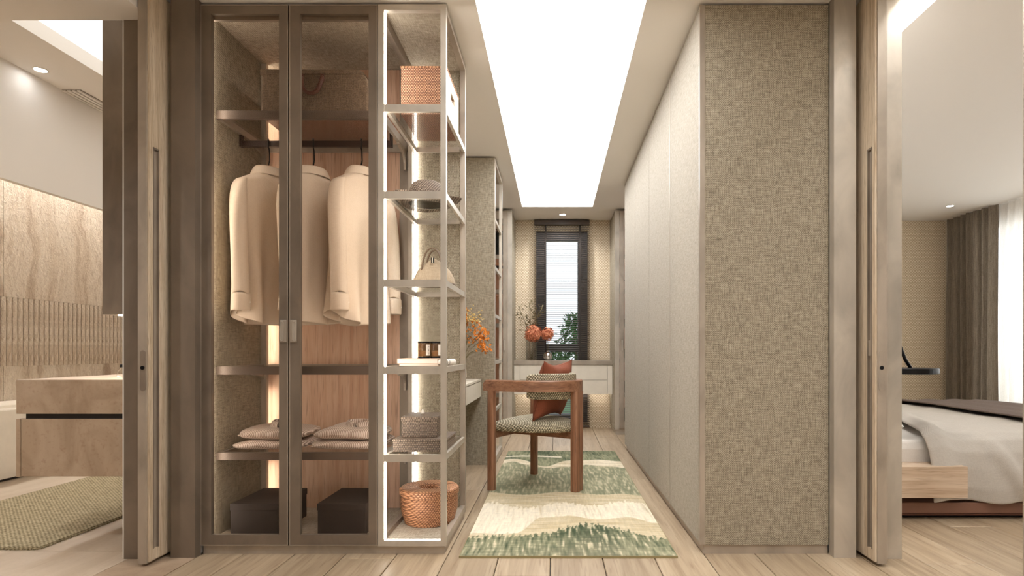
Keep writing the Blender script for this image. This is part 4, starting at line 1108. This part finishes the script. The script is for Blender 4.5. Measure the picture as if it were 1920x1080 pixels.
flat = []
for c_ in buf: flat += [c_[0], c_[1], c_[2], 1.0]
ca.data.foreach_set('color', flat)
B(rx0-.003, rx1+.003, ry0-.004, ry1+.003, .0005, .0095).build('binding', M['rug_edge'], rug)

# ================================================================== CHAIR
A = Vector((-.43, 3.985, 0)); R_ = Vector((.15, 3.96, 0)); F_ = Vector((-.160, 4.50, 0))
Mid = (A+F_)/2
RD = R_-Mid; rb_ = RD.length; RD.normalize()
AD = A-Mid; aa_ = AD.length; AD.normalize()
def ell(th, off=0.0):
    p = Mid+RD*(rb_*math.cos(th))+AD*(aa_*math.sin(th))
    nn_ = (RD*(math.cos(th)/rb_)+AD*(math.sin(th)/aa_)).normalized()
    return p+nn_*off
rugz = .0108
ch = root('armchair', (Mid.x+.15, Mid.y-.1, rugz), 'walnut armchair with speckled seat and wraparound back rail', 'armchair')
# rail
def rail_ring(th, w=.021, z0=.683, z1=.758):
    i_, o_ = ell(th, -w), ell(th, w); e = .008
    return [Vector((i_.x, i_.y, z0)), Vector((o_.x, o_.y, z0)), Vector((o_.x, o_.y, z1-e)), Vector((o_.x*.85+i_.x*.15, o_.y*.85+i_.y*.15, z1)), Vector((o_.x*.15+i_.x*.85, o_.y*.15+i_.y*.85, z1)), Vector((i_.x, i_.y, z1-e))]
ths = [-PI/2-.06+(PI+.12)*k/60 for k in range(61)]
rings = [rail_ring(t) for t in ths]
def endcap(th, dirn):
    out = []
    for k in (1, 2, 3):
        t = th+dirn*.022*k; sh_ = .010*k*k/4.0
        rg = rail_ring(t, .021-.002*k)
        for p in rg:
            if p.z > .72: p.z -= sh_
        out.append(rg)
    return out
full = endcap(ths[0], -1)[::-1]+rings+endcap(ths[-1], 1)
MB().loft(full).build('back_rail', M['walnut_x'], ch, bevel=0)
# legs: D shaped section
def leg(th, wdt, dep, z1=.684, off=0.0):
    p = ell(th, off); nrm = (ell(th, .1)-ell(th, 0)).normalized(); tg = Vector((-nrm.y, nrm.x, 0))
    sec = []
    for k in range(20):
        a = 2*PI*k/20; s_ = superell(wdt/2, dep/2, 0, a, 3.2); sec.append(tg*s_[0]+nrm*s_[1])
    MB().loft([[p+s_+Vector((0, 0, z)) for s_ in sec] for z in (rugz, .3, z1)]).build('leg', M['walnut'], ch)
leg(PI/2, .052, .052); leg(-PI/2, .052, .052)
leg(.085, .056, .058); leg(-.085, .056, .058)
# seat frame rails
def bar(p, q, h, t, z, nm='stretcher'):
    p, q = Vector(p), Vector(q); d = (q-p).normalized(); n_ = Vector((-d.y, d.x, 0))*t/2
    MB().loft([[p+n_+Vector((0, 0, z-h)), p-n_+Vector((0, 0, z-h)), p-n_+Vector((0, 0, z)), p+n_+Vector((0, 0, z))], [q+n_+Vector((0, 0, z-h)), q-n_+Vector((0, 0, z-h)), q-n_+Vector((0, 0, z)), q+n_+Vector((0, 0, z))]]).build(nm, M['walnut_x'], ch)
bar(ell(PI/2), ell(-PI/2), .05, .03, .410); bar(ell(.02), Mid, .05, .035, .410)
# seat cushion
def seat_outline(k, off=0.0):
    pts = [ell(t, off) for t in [-PI/2+PI*i/40 for i in range(41)]]
    a, c2 = pts[-1], pts[0]
    pts += [a.lerp(c2, (i+1)/12)+(-RD)*(.04+off)*math.sin(PI*(i+1)/12) for i in range(11)]
    cen = Mid+RD*.17
    return [cen+(p-cen)*k for p in pts]
lay = [(.80, .404, 0), (.93, .408, 0), (.985, .420, 0), (1.0, .438, 0), (.985, .458, 0), (.93, .472, 0), (.80, .482, 0), (.5, .490, 0), (.2, .492, 0)]
MB().loft([[Vector((p.x, p.y, z)) for p in seat_outline(k, -.018)] for k, z, _ in lay]).build('seat', M['boucle'], ch, smooth=True)
# back pad inside the rail
pr = []
for k in range(31):
    th = -1.06+2.12*k/30
    s_ = .86 if k in (0, 30) else (.97 if k in (1, 29) else 1)
    i_, o_ = ell(th, -.066), ell(th, -.024); zc_ = .715; hz = .088*s_
    m_ = (i_+o_)/2; i_ = m_+(i_-m_)*s_; o_ = m_+(o_-m_)*s_
    pr.append([Vector((i_.x, i_.y, zc_-hz+.010)), Vector((m_.x, m_.y, zc_-hz)), Vector((o_.x, o_.y, zc_-hz+.006)), Vector((o_.x, o_.y, zc_+hz-.006)), Vector((m_.x, m_.y, zc_+hz)), Vector((i_.x, i_.y, zc_+hz-.010))])
MB().loft(pr).build('back_pad', M['boucle'], ch, smooth=False, bevel=.004)

# rust cushion
cu_c = Vector((-.014, 4.095, .686))
def cushion(name, c0, size, th, nrm_ang, roll, lean, mat, label, cat='cushion'):
    n = 22; b_ = MB()
    for sgn in (-1, 1):
        def f(u, v):
            a, c2 = 2*u-1, 2*v-1
            prof_ = ((1-abs(a)**2.6)*(1-abs(c2)**2.6))**.55
            pin = 1-.20*(1-abs(a)**1.6)*abs(c2)**3; pin2 = 1-.12*(1-abs(c2)**1.6)*abs(a)**3
            wr = .006*math.sin(7*a+3*c2)*prof_
            return (a*size/2*pin2, sgn*(th/2*prof_+.001)+wr, c2*size/2*pin)
        b_.grid(f, n, n)
    Mx = Matrix.Translation(c0) @ Matrix.Rotation(nrm_ang, 4, 'Z') @ Matrix.Rotation(lean, 4, 'X') @ Matrix.Rotation(roll, 4, 'Y')
    r = b_.xf(Mx).build(name, M[mat], None, smooth=True, loc=(c0.x, c0.y, c0.z-size/2))
    return tag(r, label, cat)
cushion('rust_cushion', cu_c, .42, .15, math.atan2(AD.y, AD.x)+PI, math.radians(-1), math.radians(13), 'rust', 'rust orange cushion leaning in the walnut armchair')

# ================================================================== BATHROOM
vn = root('vanity_unit', (-2.29, 3.9, .34), 'wall hung beige stone vanity with a dark shadow gap', 'vanity')
B(-2.618, -1.992, 2.85, 5.1, .647, .813).build('countertop', M['stone_vanity'], vn, bevel=.002)
B(-2.58, -1.992, 2.862, 5.09, .620, .647).build('shadow_gap', M['dark'], vn)
B(-2.596, -1.992, 2.852, 5.09, .342, .622).build('body', M['stone_vanity'], vn, bevel=.002)
B(-2.618, -2.598, 2.85, 5.09, .340, .622).build('front_panel', M['stone_vanity'], vn, bevel=.001)
sb = root('soap_bottle', (-2.30, 3.12, .8132), 'small clear soap bottle with black cap on the stone vanity', 'bottle')
MB().lathe([(.020, 0), (.026, .008), (.024, .028), (.010, .046), (.008, .052)], (-2.30, 3.12, .8132), 20).build('body', M['glass'], sb, smooth=True)
MB().lathe([(.011, .052), (.012, .066), (.010, .068), (.001, .068)], (-2.30, 3.12, .8132), 16).build('cap', M['black_metal'], sb)
mc = root('mirror_cabinet', (-2.095, 3.9, 1.12), 'tall taupe wall cabinet hanging above the stone vanity', 'cabinet')
B(-2.198, -1.992, 2.85, 5.0, 1.13, 2.89).build('body', M['metal_dark'], mc)
B(-2.202, -2.198, 2.86, 3.9, 1.135, 2.88).build('mirror_door', M['chrome'], mc); B(-2.202, -2.198, 3.905, 4.99, 1.135, 2.88).build('mirror_door', M['chrome'], mc)
B(-2.13, -2.0, 2.86, 4.95, 1.124, 1.13).build('under_light', M['led'], mc)
tb = root('bathtub', (-4.35, 5.2, 0), 'white freestanding bathtub against the travertine wall', 'bathtub')
x0, x1, y0, y1 = -4.695, -3.985, 3.9, 5.9
rgs = [rr_ring(x0+.01, x1-.03, y0, y1, .06, .02), rr_ring(x0, x1, y0, y1, .05, .50), rr_ring(x0, x1, y0, y1, .05, .52), rr_ring(x0+.005, x1-.005, y0+.005, y1-.005, .05, .528),
       rr_ring(x0+.10, x1-.10, y0+.08, y1-.08, .12, .528), rr_ring(x0+.12, x1-.12, y0+.10, y1-.10, .14, .50), rr_ring(x0+.19, x1-.19, y0+.2, y1-.2, .16, .14)]
MB().loft(rgs).build('shell', M['tub'], tb, smooth=False)
B(x0+.03, x1-.05, y0+.03, y1-.03, 0, .02).build('plinth', M['dark'], tb)  # black colour stands for the shadow line along the tub's foot
mt = root('bath_mat', (-2.98, 3.8, 0), 'olive woven runner mat on the bathroom floor', 'mat')
B(-3.49, -2.475, 2.815, 4.9, .0005, .012).build('weave', M['bath_rug'], mt)
fr = MB(); rnd = random.Random(2)
for k in range(100):
    x_ = -3.487+1.009*k/99
    fr.box(x_-.003, x_+.003, 2.805+rnd.uniform(-.004, .002), 2.816, .001, .008)
for k in range(200):
    y_ = 2.82+2.07*k/199
    fr.box(-2.476, -2.466+rnd.uniform(-.002, .004), y_-.0035, y_+.0035, .001, .008)
fr.build('fringe', M['bath_rug'], mt)['kind'] = 'stuff'
vt = root('ceiling_vent', (-3.60, 5.0, BCEIL), 'slotted air vent in the bathroom ceiling', 'vent')
B(-3.672, -3.53, 4.37, 6.6, BCEIL-.003, BCEIL-.0005).build('backing', M['metal_dark'], vt)
for k in range(4): B(-3.672+.037*k, -3.650+.037*k, 4.37, 6.6, BCEIL-.012, BCEIL-.003).build('slat', M['plaster'], vt)

# ================================================================== BEDROOM
bd = root('bed', (2.75, 4.35, 0), 'low brown platform bed in the bedroom', 'bed')
B(1.62, 3.85, 3.33, 5.4, .030, .092).build('platform', M['bed_leather'], bd, bevel=.004)
B(1.66, 3.80, 3.37, 5.36, .0, .030).build('plinth', M['black_metal'], bd)
B(1.62, 3.86, 3.322, 3.33, .022, .030).build('metal_strip', M['leather'], bd)
B(1.592, 1.66, 3.30, 5.5, .0, 1.0).build('headboard', M['bed_leather'], bd, bevel=.01)
MB().loft([rr_ring(1.67, 3.75, 3.42, 5.32, .08, z_) for z_ in (.092, .12, .38)]+[rr_ring(1.69, 3.73, 3.44, 5.30, .08, .43)]).build('mattress', M['sheet'], bd, bevel=.02, seg=3)
ns_ = root('nightstand', (1.95, 3.5, .13), 'pale oak floating nightstand beside the bed', 'nightstand')
B(1.592, 2.302, 3.27, 3.72, .205-.072, .305).build('case', M['oak_pale'], ns_, bevel=.0015)
B(1.592, 2.302, 3.27, 3.72, .305, .307).build('top', M['oak_pale'], ns_)
# duvet
def duvet(u, v):
    path = [(3.315, .100), (3.310, .18), (3.322, .28), (3.345, .37), (3.385, .43), (3.45, .462), (3.60, .475), (4.1, .478), (4.7, .478), (5.15, .475), (5.27, .46), (5.335, .42), (5.37, .34), (5.38, .24), (5.38, .14)]
    t = v*(len(path)-1); i = min(int(t), len(path)-2); f = t-i
    y = path[i][0]*(1-f)+path[i+1][0]*f; z = path[i][1]*(1-f)+path[i+1][1]*f
    drop = max(0, 1-z/.46)
    x_start = 2.13+.20*min(1, max(0, (y-3.4)/.6))
    x = x_start+(3.78-x_start)*u
    d = (x-x_start)
    roll_ = .045*math.exp(-((d-.07)/.06)**2)
    fold = .022*math.sin(x*13+1.2*math.sin(y*3))*drop+.012*math.sin(x*23+.5)*drop
    ridge = .030*math.exp(-((x-2.47-.25*drop)/.045)**2)*min(1, drop*3+.25)
    w_ = .010*fbm(x*4, y*4, 71)
    ny = -1 if v < .5 else 1
    return (x, y+ny*(fold+ridge+roll_*.4*drop)*(1 if drop > 0 else 0)-(.0), z+(roll_+ridge*.5+w_)*(1-drop*.8) + .012*drop*math.sin(x*17))
dv = MB().grid(duvet, 90, 84).build('duvet', M['duvet'], None, smooth=True, solid=.022, sub=1)
tag(dv, 'oatmeal linen duvet spread over the bed', 'duvet')
def thr(u, v):
    path = [(3.262, .15), (3.265, .30), (3.33, .46), (3.42, .515), (4.0, .525), (4.8, .525), (5.28, .515), (5.42, .44), (5.43, .2)]
    t = v*(len(path)-1); i = min(int(t), len(path)-2); f = t-i
    return (3.07+.72*u+.012*math.sin(v*21), path[i][0]*(1-f)+path[i+1][0]*f, path[i][1]*(1-f)+path[i+1][1]*f+.004*math.sin(u*19+v*9))
tag(MB().grid(thr, 30, 64).build('throw_blanket', M['throw'], None, smooth=True, solid=.010), 'dark brown throw laid across the foot of the bed', 'blanket')
def pillow(c0, sx, sy, th, label):
    b_ = MB()
    for sgn in (-1, 1):
        def f(u, v):
            a, c2 = 2*u-1, 2*v-1; p_ = ((1-abs(a)**3)*(1-abs(c2)**3))**.5
            return (c0[0]+a*sx/2, c0[1]+c2*sy/2, c0[2]+sgn*(th/2*p_))
        b_.grid(f, 16, 16)
    tag(b_.build('pillow', M['sheet'], None, smooth=True, loc=c0), label, 'pillow')
pillow((1.90, 3.86, .497), .44, .68, .13, 'white pillow at the head of the bed by the nightstand')
lmp = root('wall_lamp', (1.60, 3.58, .84), 'black swing arm wall lamp with a disc head beside the bed', 'lamp')
LZ = .835
MB().lathe([(.06, 0), (.145, .001), (.150, .006), (.150, .032), (.146, .036), (.02, .037)], (2.13, 3.52, LZ-.0195), 40).build('head', M['black_metal'], lmp, smooth=False, bevel=.001)
MB().lathe([(.135, -.0004), (.001, -.0004)], (2.13, 3.52, LZ-.0195), 32).build('lens', M['cream'], lmp)
MB().tube([(2.135, 3.52, LZ+.015), (2.10, 3.52, LZ+.07), (2.055, 3.53, LZ+.20)], .010, 10).build('stem', M['black_metal'], lmp, smooth=True)
MB().tube([(2.055, 3.53, LZ+.20), (1.80, 3.58, LZ+.26), (1.592, 3.60, LZ+.26)], .010, 10).build('arm', M['black_metal'], lmp, smooth=True)
MB().tube([(1.589, 3.60, LZ+.26), (1.605, 3.60, LZ+.26)], .05, 20).build('wall_plate', M['black_metal'], lmp)
# curtains
def curtain(name, y0, y1, xc, amp, per, z0, z1, mat, label, nseg):
    def f(u, v):
        y = y0+(y1-y0)*u
        k = .75+.25*(1-v)
        x = xc+amp*k*math.sin(2*PI*y/per+.6*math.sin(y*3))+amp*.3*math.sin(2*PI*y/per*2.3+1)+.006*math.sin(v*5+y*9)
        return (x, y, z0+(z1-z0)*v)
    o = MB().grid(f, nseg, 8).build(name, M[mat], None, smooth=True)
    return tag(o, label, 'curtain')
curtain('curtain', 6.56, 7.37, 4.93, .035, .115, .012, 2.598, 'drape', 'taupe pleated drape in the bedroom corner', 130)
curtain('sheer_curtain', 1.5, 6.62, 5.00, .030, .135, .012, 2.598, 'sheer', 'white sheer curtain over the bedroom window', 420)

# ================================================================== OUTSIDE
struct('ground', B(-30, 40, 7.6, 60, -.8, -.5), M['leaf'], 'garden lawn outside the window', 'ground')
def bush(c0, r_, h, seed, label):
    rnd = random.Random(seed)
    rt = root('garden_tree', (c0[0], c0[1], -.5), label, 'tree', 'trees outside the window')
    MB().tube([(c0[0], c0[1], -.5), (c0[0]+.05, c0[1], h*.5), (c0[0], c0[1], h*.9)], [.07, .05, .02], 8).build('trunk', M['trunk'], rt, smooth=True)
    b_ = MB()
    for k in range(1500):
        t = rnd.random(); rr_ = r_*(1-t*.75)*math.sqrt(rnd.random()); a = rnd.uniform(0, 2*PI)
        p = Vector((c0[0]+rr_*math.cos(a), c0[1]+rr_*math.sin(a), -.2+(h+.2)*t))
        d = Vector((rnd.uniform(-1, 1), rnd.uniform(-1, 1), rnd.uniform(-.5, 1))).normalized(); e = d.cross(Vector((.4, .2, .9))).normalized(); s = rnd.uniform(.10, .2)
        b_.quad(p, p+d*s*.5+e*s*.22, p+d*s, p+d*s*.5-e*s*.22)
    b_.build('foliage', M['leaf'], rt)['kind'] = 'stuff'
bush((.45, 13.5, 0), .9, 1.75, 1, 'leafy green tree on the right outside the window')
bush((-1.3, 14.5, 0), .9, 1.25, 2, 'low leafy tree on the left outside the window')
bush((-.1, 17.5, 0), 1.2, 1.05, 3, 'low leafy tree in the middle outside the window')
